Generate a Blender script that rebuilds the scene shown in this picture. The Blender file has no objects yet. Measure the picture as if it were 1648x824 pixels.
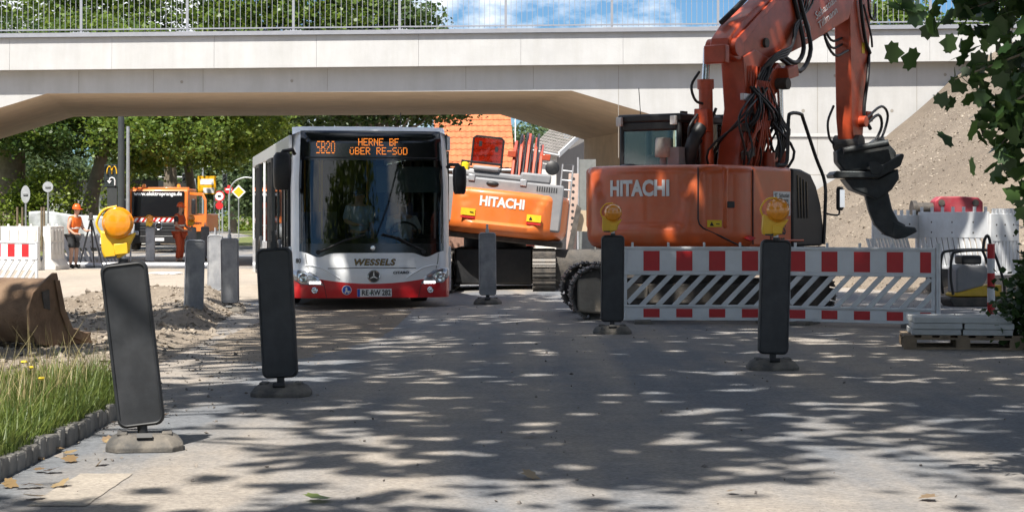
import bpy, bmesh, math, random
import numpy as np
from mathutils import Vector, Matrix, Euler
random.seed(7); RNG = np.random.default_rng(11)
R = math.radians
S = bpy.context.scene
C = S.collection
# ---------------------------------------------------------------- camera, sky, sun, exposure
F = 3200.0; W = 1648.0; CAMZ = 1.37; HZ = 349.0
cd = bpy.data.cameras.new('camera'); cam = bpy.data.objects.new('camera', cd); C.objects.link(cam)
cam.location = (0, 0, CAMZ); cam.rotation_euler = (R(90), 0, 0)
cd.sensor_width = 36.0; cd.lens = 36.0 * F / W; cd.shift_y = -(412 - HZ) / W
cd.clip_start = 0.1; cd.clip_end = 6000
S.camera = cam
SUN_EL, SUN_AZ = 57.0, 23.0           # sun stands behind the camera, to its left
wd = bpy.data.worlds.new('World'); S.world = wd; wd.use_nodes = True
nt = wd.node_tree; N = nt.nodes; L = nt.links
for n in list(N): N.remove(n)
out = N.new('ShaderNodeOutputWorld'); bg = N.new('ShaderNodeBackground'); bg.inputs[1].default_value = 0.05
sky = N.new('ShaderNodeTexSky'); sky.sky_type = 'NISHITA'; sky.sun_disc = False
sky.sun_elevation = R(SUN_EL); sky.sun_rotation = R(180 + SUN_AZ)
sky.air_density = 1.0; sky.dust_density = 0.25; sky.ozone_density = 3.0
tc = N.new('ShaderNodeTexCoord')
mp = N.new('ShaderNodeMapping'); mp.inputs['Scale'].default_value = (1, 1, 1.9); mp.inputs['Location'].default_value = (0.255, 0.1, 0.02)
cn = N.new('ShaderNodeTexNoise'); cn.inputs['Scale'].default_value = 9.0; cn.inputs['Detail'].default_value = 9; cn.inputs['Roughness'].default_value = .56
cr = N.new('ShaderNodeValToRGB'); cr.color_ramp.elements[0].position = .47; cr.color_ramp.elements[1].position = .56
cm = N.new('ShaderNodeMixRGB'); cm.inputs[2].default_value = (15, 15.6, 16.4, 1)
tint = N.new('ShaderNodeMixRGB'); tint.blend_type = 'MULTIPLY'; tint.inputs[0].default_value = 1; tint.inputs[2].default_value = (.62, .93, 1.28, 1)
L.new(tc.outputs['Generated'], mp.inputs[0]); L.new(mp.outputs[0], cn.inputs['Vector']); L.new(cn.outputs['Fac'], cr.inputs[0])
L.new(sky.outputs[0], tint.inputs[1]); L.new(tint.outputs[0], cm.inputs[1]); L.new(cr.outputs[0], cm.inputs[0]); L.new(cm.outputs[0], bg.inputs[0]); L.new(bg.outputs[0], out.inputs[0])
sl = bpy.data.lights.new('sun', 'SUN'); sl.energy = 5.0; sl.angle = R(0.53); sl.color = (1, .945, .86)
so = bpy.data.objects.new('sun', sl); C.objects.link(so)
so.rotation_euler = (R(90 - SUN_EL), 0, -R(SUN_AZ)); so.location = (-20, -45, 80)
S.view_settings.view_transform = 'Standard'; S.view_settings.look = 'None'; S.view_settings.gamma = 1
S.view_settings.use_curve_mapping = False; S.view_settings.exposure = 0.78
S.cycles.max_bounces = 7; S.cycles.transparent_max_bounces = 12; S.cycles.use_denoising = True
S.cycles.caustics_reflective = False; S.cycles.caustics_refractive = False

# ---------------------------------------------------------------- materials
def _bsdf(name):
    m = bpy.data.materials.new(name); m.use_nodes = True
    return m, m.node_tree.nodes, m.node_tree.links, m.node_tree.nodes['Principled BSDF']
def mat(name, col, rough=.6, metal=0.0, var=.12, scale=6.0, bump=0.0, bscale=40.0, dust=0.0, dcol=(.36, .30, .23), dscale=2.0, coat=0.0, streak=0.0, rnd=0.0, spec=None, emit=None, es=1.0):
    """colour with two scales of variation, optional dust / dirt patches, vertical streaks and fine relief"""
    m, n, l, b = _bsdf(name)
    t = n.new('ShaderNodeTexCoord')
    c = Vector(col)
    nz = n.new('ShaderNodeTexNoise'); nz.inputs['Scale'].default_value = scale; nz.inputs['Detail'].default_value = 6; nz.inputs['Roughness'].default_value = .62
    l.new(t.outputs['Object'], nz.inputs['Vector'])
    mr = n.new('ShaderNodeMapRange'); mr.inputs[1].default_value = .3; mr.inputs[2].default_value = .7
    l.new(nz.outputs['Fac'], mr.inputs[0])
    mx = n.new('ShaderNodeMixRGB'); mx.inputs[1].default_value = (*(c * (1 - var)), 1); mx.inputs[2].default_value = (*[min(1, v * (1 + var)) for v in c], 1)
    l.new(mr.outputs[0], mx.inputs[0]); cur = mx.outputs[0]
    if rnd:
        oi = n.new('ShaderNodeObjectInfo'); hv = n.new('ShaderNodeHueSaturation')
        a = n.new('ShaderNodeMapRange'); a.inputs[3].default_value = 1 - rnd; a.inputs[4].default_value = 1 + rnd
        l.new(oi.outputs['Random'], a.inputs[0]); l.new(a.outputs[0], hv.inputs['Value']); l.new(cur, hv.inputs['Color']); cur = hv.outputs[0]
    if dust or streak:
        d = n.new('ShaderNodeTexNoise'); d.inputs['Scale'].default_value = dscale; d.inputs['Detail'].default_value = 8; d.inputs['Roughness'].default_value = .68
        if streak:
            sm = n.new('ShaderNodeMapping'); sm.inputs['Scale'].default_value = (1, 1, 1 - streak)
            l.new(t.outputs['Object'], sm.inputs[0]); l.new(sm.outputs[0], d.inputs['Vector'])
        else: l.new(t.outputs['Object'], d.inputs['Vector'])
        dr = n.new('ShaderNodeMapRange'); dr.inputs[1].default_value = .42; dr.inputs[2].default_value = .75; dr.inputs[4].default_value = max(dust, .0)
        l.new(d.outputs['Fac'], dr.inputs[0])
        dm = n.new('ShaderNodeMixRGB'); dm.inputs[2].default_value = (*dcol, 1)
        l.new(dr.outputs[0], dm.inputs[0]); l.new(cur, dm.inputs[1]); cur = dm.outputs[0]
        rm = n.new('ShaderNodeMapRange'); rm.inputs[3].default_value = rough; rm.inputs[4].default_value = min(1, rough + .35)
        l.new(dr.outputs[0], rm.inputs[0]); l.new(rm.outputs[0], b.inputs['Roughness'])
    else:
        rm = n.new('ShaderNodeMapRange'); rm.inputs[3].default_value = rough * .85; rm.inputs[4].default_value = min(1, rough * 1.15)
        l.new(nz.outputs['Fac'], rm.inputs[0]); l.new(rm.outputs[0], b.inputs['Roughness'])
    l.new(cur, b.inputs['Base Color'])
    b.inputs['Metallic'].default_value = metal
    if coat: b.inputs['Coat Weight'].default_value = coat; b.inputs['Coat Roughness'].default_value = .08
    if spec is not None: b.inputs['Specular IOR Level'].default_value = spec
    if emit: b.inputs['Emission Color'].default_value = (*emit, 1); b.inputs['Emission Strength'].default_value = es
    if bump:
        bn = n.new('ShaderNodeTexNoise'); bn.inputs['Scale'].default_value = bscale; bn.inputs['Detail'].default_value = 4
        l.new(t.outputs['Object'], bn.inputs['Vector'])
        bp = n.new('ShaderNodeBump'); bp.inputs['Strength'].default_value = bump; bp.inputs['Distance'].default_value = .02
        l.new(bn.outputs['Fac'], bp.inputs['Height']); l.new(bp.outputs[0], b.inputs['Normal'])
    return m
def leafmat(name, c1, c2, trans=.35, rough=.45):
    m, n, l, b = _bsdf(name)
    g = n.new('ShaderNodeNewGeometry'); rp = n.new('ShaderNodeValToRGB')
    rp.color_ramp.elements[0].color = (*c1, 1); rp.color_ramp.elements[1].color = (*c2, 1)
    l.new(g.outputs['Random Per Island'], rp.inputs[0]); l.new(rp.outputs[0], b.inputs['Base Color'])
    b.inputs['Roughness'].default_value = rough
    tr = n.new('ShaderNodeBsdfTranslucent'); ms = n.new('ShaderNodeMixShader'); ms.inputs[0].default_value = trans
    hs = n.new('ShaderNodeHueSaturation'); hs.inputs['Hue'].default_value = .48; hs.inputs['Value'].default_value = 1.5
    l.new(rp.outputs[0], hs.inputs['Color']); l.new(hs.outputs[0], tr.inputs[0])
    l.new(b.outputs[0], ms.inputs[1]); l.new(tr.outputs[0], ms.inputs[2]); l.new(ms.outputs[0], n['Material Output'].inputs[0])
    return m
def glassmat(name, tint, refl=1.0, ior=1.5, rough=.02):
    """window pane: tinted see-through plus mirror reflection by Fresnel"""
    m = bpy.data.materials.new(name); m.use_nodes = True; n = m.node_tree.nodes; l = m.node_tree.links
    n.remove(n['Principled BSDF'])
    t = n.new('ShaderNodeBsdfTransparent'); t.inputs[0].default_value = (*tint, 1)
    g = n.new('ShaderNodeBsdfGlossy'); g.inputs['Roughness'].default_value = rough; g.inputs[0].default_value = (refl, refl, refl, 1)
    f = n.new('ShaderNodeFresnel'); f.inputs[0].default_value = ior
    x = n.new('ShaderNodeMixShader'); l.new(f.outputs[0], x.inputs[0]); l.new(t.outputs[0], x.inputs[1]); l.new(g.outputs[0], x.inputs[2]); l.new(x.outputs[0], n['Material Output'].inputs[0])
    return m

# ---------------------------------------------------------------- mesh builder
def basis(d):
    d = Vector(d).normalized(); a = Vector((0, 0, 1)) if abs(d.z) < .9 else Vector((1, 0, 0))
    u = a.cross(d).normalized(); return u, d.cross(u), d
class MB:
    def __init__(s): s.v = []; s.f = []
    def add(s, vs, fs):
        o = len(s.v); s.v += [tuple(v) for v in vs]; s.f += [tuple(i + o for i in f) for f in fs]; return s
    def box(s, c, d, rot=None):
        x, y, z = d[0] / 2, d[1] / 2, d[2] / 2
        vs = [Vector((i * x, j * y, k * z)) for i in (-1, 1) for j in (-1, 1) for k in (-1, 1)]
        if rot is not None:
            M = rot if isinstance(rot, Matrix) else Euler(rot).to_matrix()
            vs = [M @ v for v in vs]
        c = Vector(c)
        return s.add([v + c for v in vs], [(0, 1, 3, 2), (4, 6, 7, 5), (0, 4, 5, 1), (2, 3, 7, 6), (0, 2, 6, 4), (1, 5, 7, 3)])
    def b2(s, x0, x1, y0, y1, z0, z1): return s.box(((x0 + x1) / 2, (y0 + y1) / 2, (z0 + z1) / 2), (x1 - x0, y1 - y0, z1 - z0))
    def cyl(s, p0, p1, r0, r1=None, n=12, caps=True):
        r1 = r0 if r1 is None else r1; p0 = Vector(p0); p1 = Vector(p1); u, w, d = basis(p1 - p0)
        vs = [p + r * (u * math.cos(2 * math.pi * i / n) + w * math.sin(2 * math.pi * i / n)) for p, r in ((p0, r0), (p1, r1)) for i in range(n)]
        fs = [(i, (i + 1) % n, n + (i + 1) % n, n + i) for i in range(n)]
        if caps: fs += [tuple(range(n - 1, -1, -1)), tuple(range(n, 2 * n))]
        return s.add(vs, fs)
    def tube(s, pts, r, n=8, caps=True):
        pts = [Vector(p) for p in pts]; rs = r if isinstance(r, (list, tuple)) else [r] * len(pts)
        vs = []; up = None
        for i, p in enumerate(pts):
            d = (pts[min(i + 1, len(pts) - 1)] - pts[max(i - 1, 0)]).normalized()
            if up is None: u, w, _ = basis(d)
            else:
                u = (up - d * up.dot(d)); u = u.normalized() if u.length > 1e-5 else basis(d)[0]; w = d.cross(u)
            up = u
            vs += [p + rs[i] * (u * math.cos(2 * math.pi * k / n) + w * math.sin(2 * math.pi * k / n)) for k in range(n)]
        m = len(pts); fs = [(a * n + k, a * n + (k + 1) % n, (a + 1) * n + (k + 1) % n, (a + 1) * n + k) for a in range(m - 1) for k in range(n)]
        if caps: fs += [tuple(range(n - 1, -1, -1)), tuple(range((m - 1) * n, m * n))]
        return s.add(vs, fs)
    def prism(s, poly, o, u, v, ext):
        """2-D outline (u, v axes at o) pushed along ext"""
        o = Vector(o); u = Vector(u); v = Vector(v); e = Vector(ext); n = len(poly)
        a = [o + u * p[0] + v * p[1] for p in poly]
        return s.add(a + [p + e for p in a], [tuple(range(n - 1, -1, -1)), tuple(range(n, 2 * n))] + [(i, (i + 1) % n, n + (i + 1) % n, n + i) for i in range(n)])
    def lathe(s, prof, o, ax=(0, 0, 1), n=20):
        """profile of (radius, height)"""
        o = Vector(o); u, w, d = basis(ax); vs = []
        for r, h in prof: vs += [o + d * h + max(r, 1e-4) * (u * math.cos(2 * math.pi * i / n) + w * math.sin(2 * math.pi * i / n)) for i in range(n)]
        m = len(prof)
        return s.add(vs, [(a * n + k, a * n + (k + 1) % n, (a + 1) * n + (k + 1) % n, (a + 1) * n + k) for a in range(m - 1) for k in range(n)] + [tuple(range(n - 1, -1, -1)), tuple(range((m - 1) * n, m * n))])
    def grid(s, fn, nu, nv, closed=False):
        vs = [fn(i / (nu - 1), j / (nv - 1)) for i in range(nu) for j in range(nv)]
        return s.add(vs, [(i * nv + j, (i + 1) * nv + j, (i + 1) * nv + j + 1, i * nv + j + 1) for i in range(nu - 1) for j in range(nv - 1)])
    def ell(s, c, r, n=12, m=8, rot=None):
        c = Vector(c); M = Euler(rot).to_matrix() if rot else Matrix.Identity(3); vs = []
        for j in range(m + 1):
            t = math.pi * j / m
            for i in range(n):
                p = 2 * math.pi * i / n; vs.append(c + M @ Vector((r[0] * max(math.sin(t), .001) * math.cos(p), r[1] * max(math.sin(t), .001) * math.sin(p), -r[2] * math.cos(t))))
        return s.add(vs, [(j * n + i, j * n + (i + 1) % n, (j + 1) * n + (i + 1) % n, (j + 1) * n + i) for j in range(m) for i in range(n)])
    def loft(s, secs, closed=True, caps=True):
        n = len(secs[0]); vs = [p for q in secs for p in q]; m = len(secs); k2 = n if closed else n - 1
        fs = [(a * n + k, a * n + (k + 1) % n, (a + 1) * n + (k + 1) % n, (a + 1) * n + k) for a in range(m - 1) for k in range(k2)]
        if caps and closed: fs += [tuple(range(n - 1, -1, -1)), tuple(range((m - 1) * n, m * n))]
        return s.add(vs, fs)
    def mesh(s, name, mats, smooth=None):
        me = bpy.data.meshes.new(name); me.from_pydata(s.v, [], s.f)
        for m in (mats if isinstance(mats, (list, tuple)) else [mats]): me.materials.append(m)
        if smooth is not None:
            bm = bmesh.new(); bm.from_mesh(me); bmesh.ops.recalc_face_normals(bm, faces=bm.faces); bm.to_mesh(me); bm.free()
            me.shade_smooth(); me.set_sharp_from_angle(angle=R(smooth))
        else:
            bm = bmesh.new(); bm.from_mesh(me); bmesh.ops.recalc_face_normals(bm, faces=bm.faces); bm.to_mesh(me); bm.free()
        return me
    def build(s, name, m, parent=None, smooth=None, bevel=0, seg=2, loc=None, rot=None):
        o = bpy.data.objects.new(name, s.mesh(name, m, smooth)); C.objects.link(o)
        if parent is not None: o.parent = parent
        if loc is not None: o.location = loc
        if rot is not None: o.rotation_euler = rot
        if bevel:
            b = o.modifiers.new('bevel', 'BEVEL'); b.width = bevel; b.segments = seg; b.limit_method = 'ANGLE'; b.angle_limit = R(35); b.harden_normals = False
            if smooth is None: o.data.shade_smooth(); o.data.set_sharp_from_angle(angle=R(30))
        return o
def npmesh(name, verts, k, m):
    """verts: (n*k, 3) array, every k of them one face"""
    nf = len(verts) // k; me = bpy.data.meshes.new(name)
    me.vertices.add(nf * k); me.vertices.foreach_set('co', np.ascontiguousarray(verts, dtype=np.float32).ravel())
    me.loops.add(nf * k); me.loops.foreach_set('vertex_index', np.arange(nf * k, dtype=np.int32))
    me.polygons.add(nf); me.polygons.foreach_set('loop_start', np.arange(0, nf * k, k, dtype=np.int32)); me.polygons.foreach_set('loop_total', np.full(nf, k, dtype=np.int32))
    me.update(calc_edges=True); me.materials.append(m); return me
def link(name, me, parent=None, loc=(0, 0, 0), rot=(0, 0, 0), scale=None):
    o = bpy.data.objects.new(name, me); C.objects.link(o); o.location = loc; o.rotation_euler = rot
    if scale: o.scale = scale
    if parent is not None: o.parent = parent
    return o
def tag(o, label=None, cat=None, group=None, kind=None):
    if label: o['label'] = label
    if cat: o['category'] = cat
    if group: o['group'] = group
    if kind: o['kind'] = kind
    return o
def thing(name, label, cat, loc=(0, 0, 0), rz=0.0, group=None, rot=None):
    o = bpy.data.objects.new(name, None); C.objects.link(o); o.location = loc; o.rotation_euler = rot if rot else (0, 0, rz); o.empty_display_size = .3
    return tag(o, label, cat, group)
def dup(o, loc=None, rz=None, label=None, parent=None):
    c = o.copy(); C.objects.link(c)
    if parent is not None: c.parent = parent
    if loc is not None: c.location = loc
    if rz is not None: c.rotation_euler = rz if isinstance(rz, tuple) else (0, 0, rz)
    if label: c['label'] = label
    for ch in list(o.children): dup(ch, parent=c)
    return c
def text(body, size, m, parent=None, name='lettering', loc=(0, 0, 0), rot=(0, 0, 0), shear=0.0, bold=0.0, ext=.002, align='CENTER', sx=1.0, spacing=1.0):
    cu = bpy.data.curves.new(name, 'FONT'); cu.body = body; cu.size = size; cu.align_x = align; cu.align_y = 'CENTER'; cu.shear = shear; cu.offset = bold; cu.extrude = ext; cu.resolution_u = 3; cu.space_character = spacing
    t = bpy.data.objects.new(name, cu); C.objects.link(t)
    dg = bpy.context.evaluated_depsgraph_get(); me = bpy.data.meshes.new_from_object(t.evaluated_get(dg))
    bpy.data.objects.remove(t); bpy.data.curves.remove(cu)
    me.materials.clear(); me.materials.append(m)
    o = link(name, me, parent, loc, rot, (sx, 1, 1)); return o
def sm(t, a, b):
    t = max(0, min(1, (t - a) / (b - a))); return t * t * (3 - 2 * t)
def g(x, y): return .035 * max(-2.5, min(0, x)) * sm(y, 14, 26)
def at(px, Y, off=0.0):
    """world x,y of photo column px at depth Y, standing on the ground"""
    x = (px - 824) / F * Y; return (x, Y, g(x, Y) + off)
# ---------------------------------------------------------------- shared materials
M_conc = mat('pale_concrete', (.47, .47, .465), .85, var=.07, scale=1.2, bump=.12, bscale=25, dust=.42, dcol=(.36, .35, .32), dscale=2.6, streak=.90)
M_soff = mat('bounce_tinted_concrete', (.60, .465, .335), .85, var=.10, scale=2.0, bump=.15, bscale=15, dust=.35, dcol=(.36, .29, .21), dscale=.7)  # soffit concrete with warm bounce light from the sandy ground mixed into its colour
M_galv = mat('galvanised_steel', (.52, .53, .55), .45, .6, var=.1)
M_rail = mat('grey_railing_paint', (.30, .31, .34), .5, .2, var=.06)
M_black = mat('black_plastic', (.012, .013, .015), .45, var=.2, dust=.12, dcol=(.12, .11, .1), dscale=6)
M_rubber = mat('recycled_rubber', (.02, .021, .023), .72, var=.25, scale=20, bump=.2, bscale=60, dust=.28, dcol=(.15, .145, .14), dscale=5)
M_bark = mat('bark', (.16, .125, .09), .9, var=.35, scale=5, bump=.8, bscale=9, dust=.4, dcol=(.30, .27, .21), dscale=1.5)
M_bark2 = mat('plane_bark', (.22, .19, .145), .9, var=.3, scale=3, bump=.5, bscale=9, dust=.6, dcol=(.10, .085, .06), dscale=1.0)
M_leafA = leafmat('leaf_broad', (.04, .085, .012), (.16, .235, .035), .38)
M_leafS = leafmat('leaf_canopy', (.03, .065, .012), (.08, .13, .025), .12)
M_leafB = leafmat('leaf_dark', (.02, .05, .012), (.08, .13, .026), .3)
M_leafC = leafmat('leaf_far_hazed', (.055, .095, .04), (.14, .19, .085), .35)  # far foliage lightened and made bluer: air haze mixed into the leaf colour
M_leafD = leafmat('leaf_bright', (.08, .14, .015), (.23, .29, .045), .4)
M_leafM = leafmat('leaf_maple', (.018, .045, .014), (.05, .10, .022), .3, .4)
M_grass = leafmat('grass_blade', (.055, .105, .018), (.18, .225, .05), .35)

def groundmat(name, base, dustc, lo, hi, tracks=True, peb=.5):
    m, n, l, b = _bsdf(name); t = n.new('ShaderNodeNewGeometry')
    def noise(sc, det=6, rough=.6, mapping=None):
        x = n.new('ShaderNodeTexNoise'); x.inputs['Scale'].default_value = sc; x.inputs['Detail'].default_value = det; x.inputs['Roughness'].default_value = rough
        if mapping:
            mp = n.new('ShaderNodeMapping'); mp.inputs['Scale'].default_value = mapping; l.new(t.outputs['Position'], mp.inputs[0]); l.new(mp.outputs[0], x.inputs['Vector'])
        else: l.new(t.outputs['Position'], x.inputs['Vector'])
        return x.outputs['Fac']
    def mr(src, a, b_, c=0, d=1):
        x = n.new('ShaderNodeMapRange'); x.inputs[1].default_value = a; x.inputs[2].default_value = b_; x.inputs[3].default_value = c; x.inputs[4].default_value = d; l.new(src, x.inputs[0]); return x.outputs[0]
    def mix(f, c1, c2, mode='MIX'):
        x = n.new('ShaderNodeMixRGB'); x.blend_type = mode
        for i, c in ((1, c1), (2, c2)):
            if isinstance(c, tuple): x.inputs[i].default_value = (*c, 1)
            else: l.new(c, x.inputs[i])
        if isinstance(f, float): x.inputs[0].default_value = f
        else: l.new(f, x.inputs[0])
        return x.outputs[0]
    a = mr(noise(.35, 8, .66, (1.0, .35, 1)), lo, hi)
    if tracks:
        w = mr(noise(1.3, 3, .5, (1.0, .03, 1)), .40, .62); mu = n.new('ShaderNodeMath'); mu.operation = 'MULTIPLY_ADD'; l.new(w, mu.inputs[0]); mu.inputs[1].default_value = .6; l.new(a, mu.inputs[2]); mu.use_clamp = True
        mm = n.new('ShaderNodeMath'); mm.operation = 'SUBTRACT'; mm.use_clamp = True; l.new(mu.outputs[0], mm.inputs[0]); mm.inputs[1].default_value = .22; a = mm.outputs[0]
    c = mix(a, base, dustc)
    c = mix(.55, c, mix(mr(noise(30, 4, .7), .35, .65), (.35, .35, .36), (1, .98, .95)), 'MULTIPLY')
    c = mix(.5, c, mix(mr(noise(4.0, 8, .7), .3, .7), (.55, .55, .56), (1, 1, 1)), 'MULTIPLY')
    sp = n.new('ShaderNodeTexVoronoi'); sp.inputs['Scale'].default_value = 26; l.new(t.outputs['Position'], sp.inputs['Vector'])
    spk = mr(sp.outputs['Distance'], .12, .16, 1, 0)
    sel = n.new('ShaderNodeMath'); sel.operation = 'MULTIPLY'; l.new(spk, sel.inputs[0]); l.new(mr(noise(2.2, 3), .52, .6), sel.inputs[1])
    c = mix(sel.outputs[0], c, (.12, .105, .09))
    l.new(c, b.inputs['Base Color']); b.inputs['Roughness'].default_value = .9; b.inputs['Specular IOR Level'].default_value = .25
    bp = n.new('ShaderNodeBump'); bp.inputs['Strength'].default_value = peb; bp.inputs['Distance'].default_value = .03
    l.new(noise(38, 5, .7), bp.inputs['Height'])
    bp2 = n.new('ShaderNodeBump'); bp2.inputs['Strength'].default_value = .35; bp2.inputs['Distance'].default_value = .15; l.new(noise(1.6, 5), bp2.inputs['Height']); l.new(bp.outputs[0], bp2.inputs['Normal'])
    l.new(bp2.outputs[0], b.inputs['Normal']); return m
M_road = groundmat('dusty_asphalt', (.235, .25, .272), (.50, .437, .365), .40, .68)
M_soil = groundmat('sandy_soil', (.26, .205, .15), (.47, .40, .32), .35, .65, False, .9)
M_slabroad = groundmat('pale_sandy_surface', (.44, .385, .32), (.56, .48, .39), .35, .65, False, .3)
M_verge = groundmat('verge_soil_grass', (.13, .18, .05), (.26, .27, .10), .35, .65, False, .9)
M_pave = groundmat('far_asphalt', (.21, .21, .21), (.33, .31, .28), .35, .65, False, .3)

# ---------------------------------------------------------------- ground sheets
def sheet(name, m, poly_rows, dz, kind='structure', rough=0.0):
    """rows of (y, x0, x1) swept into a sheet lying dz above the terrain"""
    b = MB(); rows = []
    for (y0, a0, b0), (y1, a1, b1) in zip(poly_rows[:-1], poly_rows[1:]):
        k = max(1, int((y1 - y0) / (1.2 if y0 < 60 else 40)))
        for i in range(k): t = i / k; rows.append((y0 + (y1 - y0) * t, a0 + (a1 - a0) * t, b0 + (b1 - b0) * t))
    rows.append(poly_rows[-1]); nx = 40; vs = []
    for y, a, c in rows:
        for j in range(nx):
            u = j / (nx - 1)
            if c - a > 100: u = .5 + .5 * math.copysign(abs(2 * u - 1) ** 3.2, 2 * u - 1)
            x = a + (c - a) * u; vs.append((x, y, g(x, y) + dz + (rough * (math.sin(x * 3.1 + y * 1.7) * math.sin(y * 2.3 - x) + .6 * math.sin(x * 7.3 - y * 5.1)) if rough else 0)))
    b.add(vs, [(i * nx + j, i * nx + j + 1, (i + 1) * nx + j + 1, (i + 1) * nx + j) for i in range(len(rows) - 1) for j in range(nx - 1)])
    o = b.build(name, m, smooth=180); return tag(o, kind=kind)
ground = sheet('ground', M_soil, [(-60, -3000, 3000), (0, -3000, 3000), (60, -3000, 3000), (400, -3000, 3000), (3500, -3000, 3000)], -.012)
road = sheet('road', M_road, [(-30, -2.62, 9.5), (14.6, -2.72, 9.5), (15.5, -3.2, 9.5), (24, -3.6, 9.5), (30, -4.4, 9.5), (33, -9, 9.0), (44, -12, 9.0), (56, -16, 4.3), (69, -17, 2.3), (95, -19.5, -9.5), (150, -27, -19.5), (260, -52, -40)], 0)
slabs = sheet('sandy_road_surface', M_slabroad, [(33.2, -8.7, -4.6), (36, -14, -4.2), (50, -16, -6), (55.5, -16.5, -6.5)], .006)
verge = sheet('grass_verge', M_verge, [(100, -17.0, 40), (150, -19.4, 60), (400, -68, 200)], .02)
vergel = sheet('grass_bank', M_verge, [(72, -60, -17.2), (95, -80, -20), (150, -120, -28), (400, -300, -100)], .02)

# ---------------------------------------------------------------- bridge
BY, BD, BSK = 56.0, 13.0, -2.1
bz = lambda x, z: z + .0095 * x
br = thing('concrete_bridge', 'pale concrete road bridge with haunched soffit crossing the whole picture', 'bridge', (0, BY, 0))
prof = [(-45, -1), (-16.2, -1), (-16.2, 3.95), (-13.1, 4.97), (1.68, 4.915), (4.6, 4.03), (4.6, -1), (60, -1), (60, 5.02), (-45, 5.98)]
prof = [(-45, -1), (-16.2, -1), (-16.2, 4.05), (-13.1, 4.96), (1.68, 4.90), (4.6, 4.0), (4.6, -1), (60, -1), (60, 5.60), (-45, 5.60)]
pts = [(x, bz(x, z) if z > 1 else z) for x, z in prof]
MB().prism(pts, (0, 0, 0), (1, 0, 0), (0, 0, 1), (BSK, BD, 0)).build('abutment_and_deck', [M_conc, M_soff], br)
me = br.children[0].data
for p in me.polygons:
    if p.normal.z < -.3 or (abs(p.normal.x) > .8): p.material_index = 1
sg = 2.86
for i in range(22):
    x0 = -14.9 - 4 * sg + .85 + i * sg; x1 = x0 + sg - .007
    b = MB(); n = len(b.v)
    vs = [(x, y, bz(x, z)) for x in (x0, x1) for y, z in ((-.40, 5.60), (-.36, 6.50), (.3, 6.52), (.3, 5.61))]
    b.add(vs, [(0, 1, 2, 3), (7, 6, 5, 4)] + [(k, (k + 1) % 4 + 0, (k + 1) % 4 + 4, k + 4) for k in range(4)]); b.build('parapet_segment', M_conc, br)
b = MB(); b.add([(x, y, bz(x, z)) for x in (-45, 60) for y, z in ((-.30, 5.62), (-.30, 6.46), (.5, 6.46), (.5, 5.62))], [(0, 1, 2, 3), (7, 6, 5, 4), (0, 4, 5, 1), (1, 5, 6, 2), (2, 6, 7, 3), (3, 7, 4, 0)]); b.build('parapet_core', M_conc, br)
b = MB(); b.add([(x, y, bz(x, z)) for x in (-45, 60) for y, z in ((-.47, 6.505), (-.47, 6.62), (-.1, 6.62), (-.1, 6.525))], [(0, 1, 2, 3), (7, 6, 5, 4), (0, 4, 5, 1), (1, 5, 6, 2), (2, 6, 7, 3), (3, 7, 4, 0)]); b.build('edge_flashing', M_rail, br)
b = MB()
b.add([(-45, .5, bz(-45, 6.2)), (60, .5, bz(60, 6.2)), (58, BD + .5, bz(58, 6.2)), (-47, BD + .5, bz(-47, 6.2)), (-45, .5, 5.0), (60, .5, 5.0), (58, BD + .5, 5.3), (-47, BD + .5, 5.1)], [(0, 1, 2, 3), (3, 2, 6, 7), (0, 4, 5, 1)]); b.build('deck_slab', M_conc, br)
M_joint = mat('formwork_joint', (.30, .28, .25), .9)
jm = MB()
for x in (-12.2, -10.1, -8.7, -5.2, -1.3, .6, 3.0, 5.4, 8.6, 11.4, 14.6, 18): jm.b2(x - .008, x + .008, -.003, .01, bz(x, 4.97 if x < 2 else 3.0), bz(x, 5.59))
for z in (3.55, 2.55): jm.b2(4.62, 60, -.003, .01, z - .008, z + .008)
for x in (6.1, 9.9, 13.3): jm.b2(x - .006, x + .006, -.003, .01, .6, 3.54)
for x in (-9.3, -6.2, 6.6, 9.1, 12.2, 13.0): jm.cyl((x, -.004, bz(x, 5.25)), (x, .01, bz(x, 5.25)), .045, n=10)
for x in (8.2, 10.7, 11.9, 13.7): jm.cyl((x, -.004, 4.35), (x, .01, 4.35), .05, n=10)
jm.build('formwork_joints', M_joint, br)
MB().grid(lambda u, v: (4.6 + 40 * u, -.035 if v < .5 else -.02, 3.62 + .10 * v), 2, 2).build('cast_ledge', M_conc, br)
rl = thing('bridge_railing', 'grey steel railing with upright bars along the bridge edge', 'railing', (0, BY, 0))
pst = MB().box((0, 0, .5), (.07, .05, 1.03)).mesh('post', M_rail); bar = MB().box((0, 0, .48), (.013, .013, .88)).mesh('baluster', M_rail)
plate = MB().box((0, -.01, .012), (.5, .10, .015))
for k in (-.2, -.08, .08, .2): plate.cyl((k, -.03, .015), (k, -.03, .045), .014, n=6)
plate = plate.mesh('base_plate', M_galv)
sp = 2.975; x0 = (134 - 824) / F * BY
for i in range(-1, 12):
    x = x0 + i * sp
    if x > 17: continue
    z = bz(x, 6.622); link('post', pst, rl, (x, -.28, z)); link('base_plate', plate, rl, (x, -.28, z))
    for k in range(1, 20): xx = x + k * sp / 20; link('baluster', bar, rl, (xx, -.28, bz(xx, 6.622)))
for z, h in ((7.66, .05), (6.70, .035)):
    b = MB(); b.add([(x, y, bz(x, z) + k) for x in (-18, 18) for y, k in ((-.31, 0), (-.31, h), (-.25, h), (-.25, 0))], [(0, 1, 2, 3), (7, 6, 5, 4), (0, 4, 5, 1), (1, 5, 6, 2), (2, 6, 7, 3), (3, 7, 4, 0)]); b.build('rail', M_rail, rl)

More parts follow.
